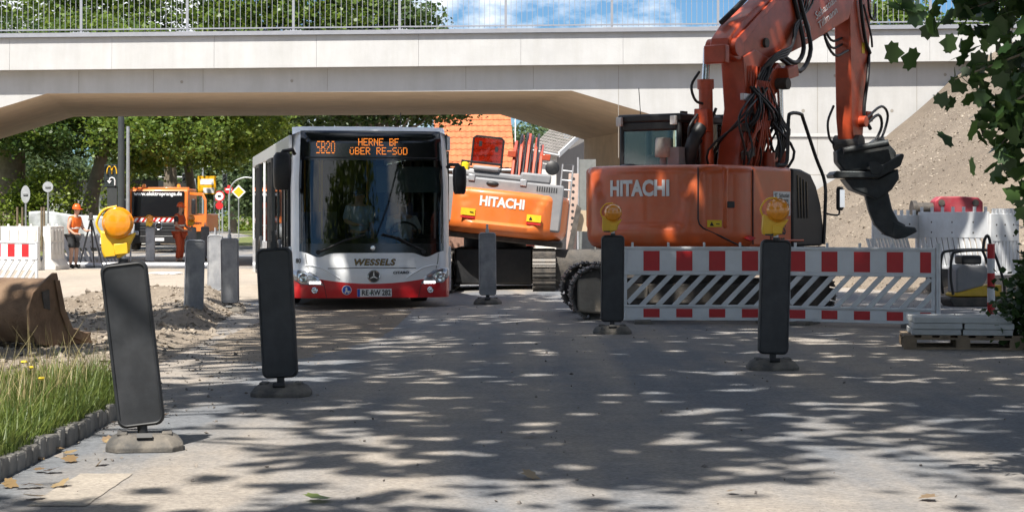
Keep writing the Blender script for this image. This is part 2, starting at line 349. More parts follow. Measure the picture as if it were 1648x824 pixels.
# ---------------------------------------------------------------- trees
QUAD = np.array([(-.5, 0, 0), (-.12, -.42, .06), (.5, 0, 0), (-.12, .42, .06)])
ML = [(0, -.06), (.14, -.12), (.32, -.18), (.34, .0), (.54, .14), (.44, .26), (.46, .48), (.26, .48), (0, .80), (-.26, .48), (-.46, .48), (-.44, .26), (-.54, .14), (-.34, .0), (-.32, -.18), (-.14, -.12)]
MAPLE = np.array([(y - .3, x, .10 * abs(x)) for x, y in ML])
def rotmats(n, up=.5):
    a = RNG.uniform(0, 2 * np.pi, n); t = RNG.normal(0, 1, (n, 3)); t[:, 2] += up * 2.2; t /= np.linalg.norm(t, axis=1)[:, None]
    r = np.stack([np.cos(a), np.sin(a), np.zeros(n)], 1); u = r - t * (r * t).sum(1)[:, None]; u /= np.linalg.norm(u, axis=1)[:, None] + 1e-9
    return np.stack([u, np.cross(t, u), t], 2)
def leaves(pos, size, shape=QUAD, up=.5, sv=.35):
    n = len(pos); s = size * RNG.uniform(1 - sv, 1 + sv, n); v = np.einsum('nij,kj->nki', rotmats(n, up), shape) * s[:, None, None] + pos[:, None, :]
    return v.reshape(-1, 3)
def crown_points(blobs, ncl, per, spread, shell=.55):
    """leaf positions in clumps spread through the crown's volume"""
    vol = np.array([b[1][0] * b[1][1] * b[1][2] for b in blobs]) ** .8; pr = vol / vol.sum(); idx = RNG.choice(len(blobs), ncl, p=pr)
    d = RNG.normal(0, 1, (ncl, 3)); d /= np.linalg.norm(d, axis=1)[:, None]; r = RNG.uniform(shell ** 3, 1.0, ncl) ** (1 / 3)
    c = np.array([b[0] for b in blobs])[idx] + d * r[:, None] * np.array([b[1] for b in blobs])[idx]
    sp = spread * RNG.uniform(.6, 1.4, (ncl, 1, 1)); q = RNG.normal(0, 1, (ncl, per, 3)) * sp; q[:, :, 2] *= .55
    return (c[:, None, :] + q).reshape(-1, 3), c
def tree(name, label, base, trunk, blobs, ncl, per, spread, lsize, m, bark=None, r0=.3, group=None, nb=14, shell=.5, shape=QUAD, cat='tree', keep=None):
    t = thing(name, label, cat, base, group=group); bark = bark or M_bark
    pos, cc = crown_points(blobs, ncl, per, spread, shell)
    if keep is not None: pos = pos[keep(pos + np.array(base))]
    if trunk:
        b = MB(); k = len(trunk); b.tube(trunk, [r0 * (1.25 if i == 0 else 1 - .55 * i / (k - 1)) for i in range(k)], 10)
        top = Vector(trunk[-1]); mid = Vector(trunk[-2])
        for i in range(nb):
            e = Vector(cc[RNG.integers(len(cc))]); s0 = mid.lerp(top, RNG.uniform(0, 1)); q = s0.lerp(e, .5) + Vector((RNG.normal(0, .3), RNG.normal(0, .3), abs(RNG.normal(0, .4))))
            b.tube([s0, s0.lerp(q, .5) + Vector((0, 0, .2)), q, e], [r0 * .38, r0 * .28, r0 * .16, .02], 6)
        b.build('trunk', bark, t, smooth=60)
    me = npmesh('crown', leaves(pos, lsize, shape), len(shape), m); link('crown', me, t); return t
# ---- street trees that arch over the road beside and behind the camera (their shade lies on the road)
# holes cut through unseen crowns along the sun's rays to shape the road flecks
SXY = np.array([math.sin(R(SUN_AZ)), math.cos(R(SUN_AZ))]) / math.tan(R(SUN_EL)); rg = random.Random(8); GAPS = []
for _ in range(1500):
    x_ = rg.uniform(-6, 9); y_ = rg.uniform(9.5, 33); d_ = .24 + .42 * max(0, 1 - abs(x_ + 2.6) / 1.6) + .38 * max(0, 1 - (y_ - 9.5) / 4.5)
    if rg.random() < d_:
        for _ in range(rg.randint(2, 6)): GAPS.append((x_ + rg.gauss(0, .36), y_ + rg.gauss(0, .26), rg.uniform(.01, .16), rg.uniform(.01, .10)))
GAPS = np.array(GAPS)
def canopy_keep(p):
    q = p[:, :2] + p[:, 2:3] * SXY; k = np.ones(len(p), bool)
    for x_, y_, a_, b_ in GAPS: k &= ((q[:, 0] - x_) / (a_ + .06)) ** 2 + ((q[:, 1] - y_) / (b_ + .06)) ** 2 > 1
    return k
def arch(label, base, blobs, ncl, per=26, spread=.38, ls=.29, r0=.34):
    bx, by = base
    cx = sum(b[0][0] for b in blobs) / len(blobs) - bx; cy = sum(b[0][1] for b in blobs) / len(blobs) - by
    bl = [((b[0][0] - bx, b[0][1] - by, b[0][2]), b[1]) for b in blobs]
    return tree('street_tree', label, (bx, by, 0), [(0, 0, -.1), (0, 0, 3), (cx * .12, cy * .12, 6), (cx * .4, cy * .4, 9.5)], bl, ncl, per, spread, ls, M_leafS, M_bark2, r0, 'street trees arching over the road', 26, .15, keep=canopy_keep)
rb = random.Random(21); cells = []
yy = 4.6
while yy < 28:
    xl = -3.2 if yy < 8 else (-4.2 if yy < 13 else -4.9 if yy < 19 else -5.8); xx = xl
    if yy < 6: xx = -2.4
    while xx < 5.2: cells.append(((xx + rb.uniform(-.45, .45), yy + rb.uniform(-.45, .45), rb.uniform(10.4, 12.6)), (rb.uniform(1.2, 1.7), rb.uniform(1.2, 1.7), rb.uniform(.6, 1.0)))); xx += 2.05
    yy += 2.05
own = {0: [], 1: [], 2: [], 3: [], 4: []}
for c in cells:
    x, y, z = c[0]
    if -2.7 < x < 1.8 and y > 23.4: continue
    own[(0 if y < 12 else 1 if y < 20.5 else 2) if x > -1.2 else (3 if y < 15 else 4)].append(c)
own[3] += [((-5.0, 2.5, 10.2), (1.3, .8, .6)), ((-3.4, 2.2, 10.2), (1.2, .8, .6)), ((-9.5, 6, 8), (1.6, 3, 2))]
own[4] += [((-8.0, 14.2, 11), (1.1, 1.3, .6)), ((-8.2, 19.5, 11.5), (1.3, 1.2, .8))]
own[0] += [((7, 7, 12), (2, 2.4, 1.5)), ((7, 11.5, 12), (2, 2.4, 1.5))]; own[1] += [((7.4, 16, 12), (2, 2.4, 1.5))]; own[2] += [((7.4, 21, 12), (2, 2.4, 1.5)), ((7.6, 26, 12.5), (2.4, 2.4, 1.6))]
for j_, y_ in ((0, 6), (0, 11), (1, 16), (2, 21), (2, 26)): own[j_] += [((11.5, y_, 6.5), (2.4, 3.2, 3.4))]  # low side crowns, right then left: out of view, added to cut side skylight
for j_, y_ in ((3, 4), (3, 11), (4, 17), (4, 23)): own[j_] += [((-12.5, y_, 6.5), (2.2, 2.8, 2.6))]
for k, (lab, base) in enumerate((('plane tree arching over the road from the right pavement, nearest the camera', (9.6, 8)), ('plane tree arching over the road from the right pavement, level with the right guide post', (10.2, 16)), ('plane tree arching over the road from the right pavement, nearest the excavator', (10.6, 24)), ('plane tree arching over the road from the left pavement, nearest the camera', (-10, 8)), ('plane tree arching over the road from the left pavement beside the bucket', (-10.5, 20)))):
    arch(lab, base, own[k], 88 * len(own[k]))
# street trees further back along the road behind the camera (mirrored in the bus windscreen)
for i, (lab, x, y) in enumerate((('plane tree beside the road behind the camera, left side', -9, -14), ('plane tree beside the road behind the camera, right side', 8, -18), ('plane tree beside the road far behind the camera, left side', -10, -32), ('plane tree beside the road far behind the camera, right side', 9, -36))):
    tree('street_tree', lab, (x, y, 0), [(0, 0, -.1), (0, 0, 2.5), (0, 0, 5), (0, 0, 8)], [((0, 0, 8.5), (5, 5, 4.2)), ((-x * .35, 0, 6), (3.2, 4, 2.6)), ((x * .2, 1, 5), (3, 4, 2.4))], 420, 20, .55, .42, M_leafA, M_bark2, .34, 'street trees arching over the road', 12)
# ---- trees behind the bridge
BG = 'trees behind the bridge'
tree('plane_tree', 'tall plane tree with leaning pale trunk behind the bridge', (-18.6, 87, 0), [(0, 0, 0), (.2, 0, 2.2), (.7, 0, 4.2), (1.2, 0, 6.5)], [((0.5, 0, 7.6), (4.6, 4, 2.6)), ((3.4, -1, 5.8), (2.4, 2.5, 1.5)), ((-2.6, 0, 6.3), (2.6, 2.5, 1.5)), ((5.6, 0, 7.4), (2.6, 2.4, 1.7)), ((-2.4, -4, 5.3), (2.0, 1.3, 1.1)), ((2.4, -4.5, 4.7), (1.9, 1.3, 1.0)), ((4.6, -4, 4.9), (1.8, 1.4, 1.2))], 850, 32, .30, .19, M_leafA, M_bark2, .40, BG)
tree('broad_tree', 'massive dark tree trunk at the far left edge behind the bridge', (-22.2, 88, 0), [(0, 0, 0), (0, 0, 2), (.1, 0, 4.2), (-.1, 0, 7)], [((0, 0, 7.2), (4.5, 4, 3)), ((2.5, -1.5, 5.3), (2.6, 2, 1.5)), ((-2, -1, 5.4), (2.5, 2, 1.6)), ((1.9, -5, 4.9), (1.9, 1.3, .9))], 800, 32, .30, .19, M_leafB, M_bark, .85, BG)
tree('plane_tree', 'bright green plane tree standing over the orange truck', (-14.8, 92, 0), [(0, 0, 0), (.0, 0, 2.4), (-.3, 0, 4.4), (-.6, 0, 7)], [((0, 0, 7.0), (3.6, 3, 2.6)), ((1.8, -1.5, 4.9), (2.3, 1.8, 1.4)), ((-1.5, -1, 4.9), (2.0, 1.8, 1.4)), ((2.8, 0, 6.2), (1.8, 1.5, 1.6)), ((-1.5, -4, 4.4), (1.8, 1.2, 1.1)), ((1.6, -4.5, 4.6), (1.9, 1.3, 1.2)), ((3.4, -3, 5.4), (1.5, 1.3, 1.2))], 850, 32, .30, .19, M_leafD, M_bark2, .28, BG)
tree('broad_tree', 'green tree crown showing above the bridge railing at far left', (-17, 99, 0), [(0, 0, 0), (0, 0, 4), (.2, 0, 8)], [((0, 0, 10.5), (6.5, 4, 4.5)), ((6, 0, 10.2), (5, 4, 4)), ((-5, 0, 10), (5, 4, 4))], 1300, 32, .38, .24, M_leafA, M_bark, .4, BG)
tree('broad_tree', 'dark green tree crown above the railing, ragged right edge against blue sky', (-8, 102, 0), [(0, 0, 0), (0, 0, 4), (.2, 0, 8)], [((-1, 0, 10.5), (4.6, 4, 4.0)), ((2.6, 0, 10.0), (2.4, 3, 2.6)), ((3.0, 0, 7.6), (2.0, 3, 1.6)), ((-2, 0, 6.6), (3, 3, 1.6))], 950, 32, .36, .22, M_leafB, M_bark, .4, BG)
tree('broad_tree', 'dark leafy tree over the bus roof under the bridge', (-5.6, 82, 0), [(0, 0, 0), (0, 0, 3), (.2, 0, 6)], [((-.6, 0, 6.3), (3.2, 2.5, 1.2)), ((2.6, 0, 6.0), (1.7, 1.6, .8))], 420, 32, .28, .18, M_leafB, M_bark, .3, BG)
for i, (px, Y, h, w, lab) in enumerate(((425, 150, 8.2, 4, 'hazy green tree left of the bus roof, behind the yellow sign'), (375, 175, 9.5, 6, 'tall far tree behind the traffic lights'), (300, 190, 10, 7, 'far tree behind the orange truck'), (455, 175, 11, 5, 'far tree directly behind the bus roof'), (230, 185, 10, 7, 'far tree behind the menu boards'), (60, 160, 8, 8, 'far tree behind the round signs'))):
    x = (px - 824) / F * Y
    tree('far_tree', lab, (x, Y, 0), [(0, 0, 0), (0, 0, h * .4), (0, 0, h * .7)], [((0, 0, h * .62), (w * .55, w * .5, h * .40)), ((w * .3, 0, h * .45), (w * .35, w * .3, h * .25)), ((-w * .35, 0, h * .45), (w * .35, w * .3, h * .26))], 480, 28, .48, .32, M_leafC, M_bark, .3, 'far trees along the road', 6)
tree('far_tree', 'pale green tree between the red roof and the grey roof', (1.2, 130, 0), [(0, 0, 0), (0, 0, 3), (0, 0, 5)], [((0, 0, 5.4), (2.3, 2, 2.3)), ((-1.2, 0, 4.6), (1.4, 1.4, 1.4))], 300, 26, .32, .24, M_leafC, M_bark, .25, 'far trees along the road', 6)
tree('bush', 'bright leafy bush behind the round road signs', (-19.6, 84, 0), [(0, 0, 0), (0, 0, 1), (0, 0, 2)], [((0, 0, 1.9), (1.6, 1.2, 1.5)), ((-1.8, 0, 1.4), (1.3, 1, 1.2))], 260, 26, .24, .15, M_leafD, M_bark, .1, None, 6, cat='bush')
tree('bush', 'leafy sapling beside the tall lamp posts', (-16.5, 84, 0), [(0, 0, 0), (0, 0, 1), (0, 0, 2)], [((0, 0, 1.9), (.6, .6, 1.3))], 80, 26, .2, .15, M_leafD, M_bark, .05, None, 6, cat='bush')
for lab, x, w in (('dense green shrubs above the railing right of the excavator stick', 14.2, 3.2), ('dense green shrubs above the railing at the right edge', 20, 3.6)):
    tree('shrub', lab, (x, 78, 5.6), [(0, 0, 0), (0, 0, 1), (0, 0, 1.6)], [((0, 0, 2.2), (w, 2, 2.4)), ((1, 0, 1.6), (w, 2, 1.6))], 650, 30, .30, .18, M_leafA, M_bark, .12, 'shrubs behind the railing', 6, cat='shrub')
# hedge / hillside wood that closes the view far behind
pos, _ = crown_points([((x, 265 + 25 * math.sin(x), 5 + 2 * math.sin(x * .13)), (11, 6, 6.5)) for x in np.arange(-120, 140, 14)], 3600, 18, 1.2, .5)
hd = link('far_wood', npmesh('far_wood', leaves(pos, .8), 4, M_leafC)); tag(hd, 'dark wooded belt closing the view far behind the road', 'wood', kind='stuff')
pos, _ = crown_points([((x, 205 + 3 * math.sin(x), .5), (5, 2, 1.5)) for x in np.arange(-70, -16, 6)], 700, 18, .5, .3)
hd = link('far_hedge', npmesh('far_hedge', leaves(pos, .35), 4, M_leafD)); tag(hd, 'low sunlit hedge on the far verge behind the road signs', 'hedge', kind='stuff')
# ---------------------------------------------------------------- people
M_skin = mat('skin', (.50, .30, .21), .6, var=.06)
M_hair = mat('dark_hair', (.03, .02, .015), .7)
def skinned(name, joints, edges, m, parent, root, sub=2):
    names = list(joints); me = bpy.data.meshes.new(name)
    me.from_pydata([joints[k][0] for k in names], [(names.index(a), names.index(b)) for a, b in edges], []); me.materials.append(m)
    o = link(name, me, parent); o.modifiers.new('skin', 'SKIN').use_smooth_shade = True
    sv = me.skin_vertices[0].data
    for i, k in enumerate(names):
        r = joints[k][1]; sv[i].radius = r if isinstance(r, tuple) else (r, r); sv[i].use_root = (k == root)
    s = o.modifiers.new('subdivision', 'SUBSURF'); s.levels = sub; s.render_levels = sub
    return o
def person(name, label, loc, rz, J, wear, extra=None):
    """J: joint -> position; body is one skinned surface, clothes are grown over the same joints"""
    t = thing(name, label, 'person', loc, rz)
    rad = dict(pelvis=(.145, .115), waist=(.13, .105), chest=(.155, .12), collar=(.10, .085), neck=.055, chin=.072, face=(.082, .096), crown=(.068, .08), ls=.062, rs=.062, le=.045, re=.045, lw=.032, rw=.032, lp=(.04, .022), rp=(.04, .022), lh=.088, rh=.088, lk=.06, rk=.06, la=.045, ra=.045, lt=.04, rt=.04)
    E = [('pelvis', 'waist'), ('waist', 'chest'), ('chest', 'collar'), ('collar', 'neck'), ('neck', 'chin'), ('chin', 'face'), ('face', 'crown'), ('collar', 'ls'), ('ls', 'le'), ('le', 'lw'), ('lw', 'lp'), ('collar', 'rs'), ('rs', 're'), ('re', 'rw'), ('rw', 'rp'), ('pelvis', 'lh'), ('lh', 'lk'), ('lk', 'la'), ('la', 'lt'), ('pelvis', 'rh'), ('rh', 'rk'), ('rk', 'ra'), ('ra', 'rt')]
    jj = {k: (Vector(p), rad[k]) for k, p in J.items()}; ee = list(E)
    fd = Vector(J['face']) + Vector((0, -.105, -.012)); jj['nose'] = (fd, .016); ee.append(('face', 'nose'))
    for s in 'lr':
        w = Vector(J[s + 'w']); p = Vector(J[s + 'p']); d = (p - w).normalized(); u = d.cross(Vector((0, 0, 1))); u = u.normalized() if u.length > .1 else Vector((1, 0, 0)); v = u.cross(d)
        for k, (a, ln) in enumerate(((-.030, .07), (-.011, .085), (.010, .08), (.029, .065))):
            q = p + d * .035 + u * a; jj[f'{s}k{k}'] = (q + d * ln * .5 - v * .008, .0095); jj[f'{s}f{k}'] = (q + d * ln * .85 - v * .03, .008); ee += [(s + 'p', f'{s}k{k}'), (f'{s}k{k}', f'{s}f{k}')]
        jj[s + 'th'] = (w.lerp(p, .55) + u * -.055 + d * .03, .011); ee.append((s + 'p', s + 'th'))
    skinned('body', jj, ee, M_skin, t, 'pelvis', 1)
    for nm, m, pts, grow in wear:
        js = {}; 
        for k in pts:
            if '>' in k:
                a, b_, f_ = k.split('>'); f_ = float(f_); p = Vector(J[a]).lerp(Vector(J[b_]), f_); ra = rad[a] if not isinstance(rad[a], tuple) else sum(rad[a]) / 2; rb = rad[b_] if not isinstance(rad[b_], tuple) else sum(rad[b_]) / 2; r = ra + (rb - ra) * f_ + grow
            else:
                p = Vector(J[k]); r = rad[k]; r = (r[0] + grow, r[1] + grow) if isinstance(r, tuple) else r + grow
            js[k] = (p, r)
        base = lambda k: k.split('>')[0]
        ks = list(pts); es = []
        for a, b_ in E:
            if a in js and b_ in js: es.append((a, b_))
        for k in ks:
            if '>' in k: es.append((k.split('>')[0], k))
        skinned(nm, js, es, m, t, ks[0], 2)
    f = Vector(J['face']); cr = Vector(J['crown'])
    eye = mat('eye_dark', (.02, .015, .01), .2) if 'eye_dark' not in bpy.data.materials else bpy.data.materials['eye_dark']
    b = MB()
    for sx in (-.032, .032): b.ell(f + Vector((sx, -.088, .018)), (.013, .008, .008), 8, 6)
    b.build('eyes', eye, t); MB().ell(f + Vector((0, -.086, -.058)), (.026, .008, .006), 8, 6).build('mouth', mat('lips', (.35, .14, .11), .5) if 'lips' not in bpy.data.materials else bpy.data.materials['lips'], t)
    b = MB()
    for sx in (-.083, .083): b.ell(f + Vector((sx, .01, 0)), (.012, .022, .034), 8, 6)
    b.build('ears', M_skin, t, 60)
    return t, f, cr
def joints(**kw):
    J = dict(pelvis=(0, 0, .95), waist=(0, 0, 1.10), chest=(0, 0, 1.28), collar=(0, 0, 1.43), neck=(0, -.01, 1.51), chin=(0, -.02, 1.58), face=(0, -.02, 1.66), crown=(0, -.01, 1.73), ls=(.19, 0, 1.42), le=(.24, .02, 1.14), lw=(.25, -.06, .90), lp=(.25, -.08, .82), rs=(-.19, 0, 1.42), re=(-.24, .02, 1.14), rw=(-.25, -.06, .90), rp=(-.25, -.08, .82), lh=(.10, 0, .88), lk=(.11, -.02, .49), la=(.11, .02, .09), lt=(.12, -.14, .045), rh=(-.10, 0, .88), rk=(-.11, -.02, .49), ra=(-.11, .02, .09), rt=(-.12, -.14, .045)); J.update(kw); return J

# ---------------------------------------------------------------- the bus
M_bwhite = mat('bus_white_paint', (.86, .88, .90), .28, var=.03, coat=.6, dust=.06, dscale=3)
M_bred = mat('bus_red_paint', (.58, .010, .015), .3, var=.06, coat=.6, dust=.04, dscale=4)
M_bglass = glassmat('bus_windscreen', (.62, .68, .67), .95, 1.6)
M_sglass = glassmat('bus_side_glass', (.38, .41, .41), .9, 1.6)
M_gloss = mat('gloss_black', (.008, .009, .011), .12, var=.1, coat=.5)
M_dark = mat('dark_interior', (.03, .032, .035), .8)
M_chrome = mat('chrome', (.7, .71, .73), .12, 1.0, var=.05)
M_lens = mat('clear_lamp_lens', (.42, .44, .47), .12, .55, var=.3, scale=14, coat=1)
M_led = mat('amber_led', (.9, .25, .03), .5, emit=(1, .27, .03), es=.9)
M_drl = mat('daytime_light', (.95, .97, 1), .4, emit=(1, 1, 1), es=1.8)
M_tyre = mat('tyre', (.018, .018, .019), .85, var=.3, dust=.5, dcol=(.18, .16, .13), dscale=8)
M_seat = mat('seat_fabric', (.10, .12, .22), .9)
M_yel = mat('yellow_plastic', (.82, .42, .015), .4, var=.08)
M_white = mat('white_paint', (.78, .78, .78), .5, var=.04)
M_inkblk = mat('black_ink', (.015, .015, .017), .5); M_blue = mat('sign_blue', (.02, .08, .42), .4); M_red = mat('sign_red', (.55, .02, .025), .45, var=.06)
M_gold = mat('gold_lettering', (.42, .28, .07), .4)
bus = thing('city_bus', 'white and red city bus with lit amber destination display driving towards the camera', 'bus', (-2.17, 31.0, g(-2.2, 31)), R(10.2))
HWB, BH, BL = 1.25, 2.86, 12.0
def BF(x, z):
    a = abs(x); y = .08 * (a / HWB) ** 2
    if a > .98: t = min(1, (a - .98) / .27); y += .27 * (1 - math.sqrt(max(0, 1 - t * t)))
    y += .075 * max(0, z - .85)
    if z < .55: y += -.03 + .12 * max(0, .3 - z)
    else: y += -.03 * max(0, 1 - (z - .55) / .3)
    if z > 2.66: y += ((z - 2.66) / .2) ** 2 * .16
    return y
def patch(x0, x1, zl, zh, nx=30, nz=12, off=0.0):
    def fn(u, v):
        x = x0 + (x1 - x0) * u; a = zl(x) if callable(zl) else zl; b_ = zh(x) if callable(zh) else zh; z = a + (b_ - a) * v
        k = 1 - .03 * max(0, z - 2) / .8; return (x * k, BF(x, z) - off, z)
    return MB().grid(fn, nx, nz)
wb = lambda x: .885 - .065 * math.exp(-((abs(x) - .84) / .13) ** 2) + (.03 * max(0, abs(x) - .95) / .2)      # lower edge of the windscreen
def rl_(x):                                                                                            # white / red line
    a = abs(x)
    return .405 + .07 * (a / .8) ** 2 if a < .8 else .475 + .04 * (a - .8) / .45
XW = 1.135
b = MB()
for s in (-1, 1):
    q = patch(s * XW, s * HWB, .9, 2.80, 8, 24); b.add(q.v, q.f)
q = patch(-HWB, HWB, lambda x: rl_(x), lambda x: wb(x) if abs(x) < XW else .9 + .015, 60, 14); b.add(q.v, q.f)
q = patch(-HWB, HWB, 2.79, BH, 40, 5); b.add(q.v, q.f)
body = b.build('front_panel', M_bwhite, bus, 35)
patch(-HWB, HWB, .185, lambda x: rl_(x), 60, 10).build('front_bumper', M_bred, bus, 35)
MB().b2(-.85, .85, .2, .5, .17, .24).build('undertray', M_black, bus)
# crease lines of the hood and bumper
for s in (-1, 1):
    MB().tube([(s * x, BF(x, z) - .004, z) for x, z in ((.52, .49), (.66, .58), (.80, .655), (.95, .69), (1.05, .69))], .012, 6).build('hood_crease', M_bwhite, bus, 60)
b = MB(); b.tube([(x, BF(x, .645) - .001, .645 + .008 * (1 - (x / .7) ** 2)) for x in np.linspace(-.7, .68, 16)], .006, 5)
for s in (-1, 1):
    b.tube([(s * x, BF(x, z) - .001, z) for x, z in ((1.04, .87), (1.03, .75), (1.0, .64))], .005, 5)
    b.tube([(s * x, BF(x, z) - .001, z) for x, z in ((.78, .46), (.75, .35), (.72, .19))], .005, 5)
b.build('panel_gap', M_dark, bus)
# windscreen and destination display
patch(-XW, XW, lambda x: wb(x), 2.33, 40, 20, -.004).build('windscreen', M_bglass, bus, 60)
b = MB(); q = patch(-XW, XW, lambda x: wb(x) , lambda x: 1.03, 40, 3, .004); b.add(q.v, q.f)
for s in (-1, 1): q = patch(s * XW, s * (XW - .035), 1.03, 2.33, 3, 14, .004); b.add(q.v, q.f)
b.build('windscreen_border', M_gloss, bus, 60)
disp = patch(-XW, XW, 2.33, 2.795, 40, 8, .004).build('destination_display', M_gloss, bus, 60)
FONT = {'H': '10001 10001 10001 11111 10001 10001 10001', 'E': '11111 10000 10000 11110 10000 10000 11111', 'R': '11110 10001 10001 11110 10100 10010 10001', 'N': '10001 11001 10101 10101 10011 10001 10001', 'B': '11110 10001 10001 11110 10001 10001 11110', 'F': '11111 10000 10000 11110 10000 10000 10000', 'U': '01010 00000 10001 10001 10001 10001 01110', '-': '00000 00000 00000 11111 00000 00000 00000', 'S': '01111 10000 10000 01110 00001 00001 11110', 'D': '11110 10001 10001 10001 10001 10001 11110', '2': '01110 10001 00001 00110 01000 10000 11111', '0': '01110 10001 10001 10001 10001 10001 01110', ' ': '00000 ' * 7, '5': '11111 10000 10111 10101 10100 10101 10111'}
b = MB()
def led(s, xc, zc, px_, pz, r):
    n = len(s); x = xc - n * 6 * px_ / 2
    for ch in s:
        for j, row in enumerate(FONT[ch].split()):
            for i, c in enumerate(row):
                if c == '1': xx = x + i * px_; zz = zc + (3 - j) * pz; b.box((xx * .985, BF(xx, zz) - .007, zz), (r * 1.7, .004, r * 1.7 * (pz / px_ if pz / px_ < 1.6 else 1.5)))
        x += 6 * px_
led('HERNE BF', .12, 2.615, .0138, .0165, .0058); led('UBER RE-SUD', .12, 2.475, .0142, .0165, .0058); led('SB20', -.72, 2.53, .0128, .029, .0058)
b.build('lit_characters', M_led, disp)
patch(-1.05, 1.05, 2.36, 2.38, 30, 2, .007).build('display_sill', M_black, disp)
# lamps
def z4(zx, zy): px = 440 + zx / 5.493; y = 370 + zy / 5.493; return ((px - 600) / 103, (497 - y) / 103)
hl = [(186, 350), (250, 342), (330, 362), (395, 405), (448, 484), (330, 480), (245, 470), (186, 430)]
for s in (1, -1):
    P = [z4(*p) for p in hl]; P = [(s * x if s == 1 else -x - .01, z + (.0 if s == 1 else .02)) for x, z in P]
    cx = sum(p[0] for p in P) / 8; cz = sum(p[1] for p in P) / 8
    bez = MB(); vs = []; ring = []
    for k, sc in ((0, 1.0), (1, .985), (2, .9)):
        ring += [(cx + (x - cx) * sc, BF(max(-1.245, min(1.245, cx + (x - cx) * sc)), cz + (z - cz) * sc) - (.004, .022, .026)[k], cz + (z - cz) * sc) for x, z in P]
    bez.add(ring, [(k * 8 + i, k * 8 + (i + 1) % 8, k * 8 + 8 + (i + 1) % 8, k * 8 + 8 + i) for k in range(2) for i in range(8)] + [tuple(range(16, 24))])
    h = bez.build('headlight', M_lens, bus, 50)
    for (zx, zy, r) in ((268, 415, .085),):
        x, z = z4(zx, zy); x = x if s == 1 else -x - .01; y = BF(x, z) - .024
        MB().lathe([(r, 0), (r, .014), (r * .82, .016), (r * .7, .004), (r * .35, .002), (r * .3, .012), (0, .014)], (x, y, z), (0, -1, 0), 20).build('projector', M_chrome, h, 40)
    b = MB()
    for k in range(4):
        x, z = z4(330 + k * 26, 462); x = x if s == 1 else -x - .01; b.box((x, BF(x, z) - .028, z + .008), (.04, .012, .04))
    b.build('daytime_light', M_drl, h, bevel=.005)
    x, z = z4(366, 525); x = x if s == 1 else -x
    MB().lathe([(.05, 0), (.05, .012), (.04, .014), (.03, .006), (0, .008)], (x, BF(x, z) - .002, z), (0, -1, 0), 16).build('fog_lamp', M_chrome, bus, 40)
# lettering, star, plate
for body_, sz, x, z, m, bo, off in (('WESSELS', .135, .015, .735, M_inkblk, .006, .006), ('WESSELS', .135, .015, .735, M_gold, -.002, .009)):
    text(body_, sz, m, bus, 'operator_lettering', (x, BF(0, z) - off, z), (R(90), 0, 0), .22, bo, .002, sx=1.12, spacing=1.12)
text('CITARO', .055, M_inkblk, bus, 'model_lettering', (.435, BF(.43, .575) - .008, .575), (R(90), 0, R(3)), .2, .002, .002, sx=1.25)
text('80', .10, M_inkblk, bus, 'fleet_number', (-1.15, BF(1.15, .76) - .006, .76), (R(90), 0, R(-38)), 0, .001, .002)
st = MB().lathe([(.098, 0), (.098, .012), (.086, .014), (.084, .008), (0, .008)], (.01, BF(0, .52) - .001, .52), (0, -1, 0), 28).build('badge', M_gloss, bus, 40)
b = MB()
for a in (90, 210, 330):
    c_ = math.cos(R(a)); s_ = math.sin(R(a)); n_ = (-s_, c_)
    b.prism([(c_ * .086, s_ * .086), (n_[0] * .012, n_[1] * .012), (-c_ * .014, -s_ * .014), (-n_[0] * .012, -n_[1] * .012)], (.01, BF(0, .52) - .010, .52), (1, 0, 0), (0, 0, 1), (0, -.008, 0))
b.tube([(.01 + .089 * math.cos(t), BF(0, .52) - .016, .52 + .089 * math.sin(t)) for t in np.linspace(0, 2 * math.pi, 29)], .006, 6); b.build('three_pointed_star', M_chrome, st)
MB().lathe([(.043, 0), (.04, .02), (.025, .024), (0, .02)], (0, BF(0, .96) - .006, .96), (0, -1, 0), 16).build('round_emblem', M_chrome, bus, 40)
pl = MB().box((.02, BF(0, .265) - .03, .265), (.54, .012, .125)).build('licence_plate', M_white, bus, bevel=.004)
MB().box((-.228, BF(0, .265) - .0375, .265), (.042, .003, .119)).build('plate_band', M_blue, pl)
text('RE', .115, M_inkblk, pl, 'plate_number', (-.128, BF(0, .265) - .0375, .264), (R(90), 0, 0), 0, .003, .001, sx=.86)
text('RW 282', .115, M_inkblk, pl, 'plate_number', (.117, BF(0, .265) - .0375, .264), (R(90), 0, 0), 0, .003, .001, sx=.80)
MB().cyl((-.048, BF(0, .265) - .036, .262), (-.048, BF(0, .265) - .039, .262), .016, n=12).build('plate_seal', mat('seal_green', (.2, .4, .3), .5), pl)
bd = MB().cyl((-.41, BF(.41, .31) - .001, .31), (-.41, BF(.41, .31) - .006, .31), .075, n=24).build('pram_badge', M_white, bus)
MB().cyl((-.41, BF(.41, .31) - .006, .31), (-.41, BF(.41, .31) - .009, .31), .066, n=24).build('badge_face', M_blue, bd)
b = MB(); yb = BF(.41, .31) - .012
b.cyl((-.415, yb + .003, .34), (-.415, yb, .34), .013, n=10); b.box((-.415, yb, .312), (.03, .004, .04)); b.box((-.395, yb, .288), (.075, .004, .018)); b.cyl((-.385, yb + .003, .273), (-.385, yb, .273), .014, n=10); b.cyl((-.43, yb + .003, .273), (-.43, yb, .273), .014, n=10)
b.build('badge_symbol', M_white, bd)
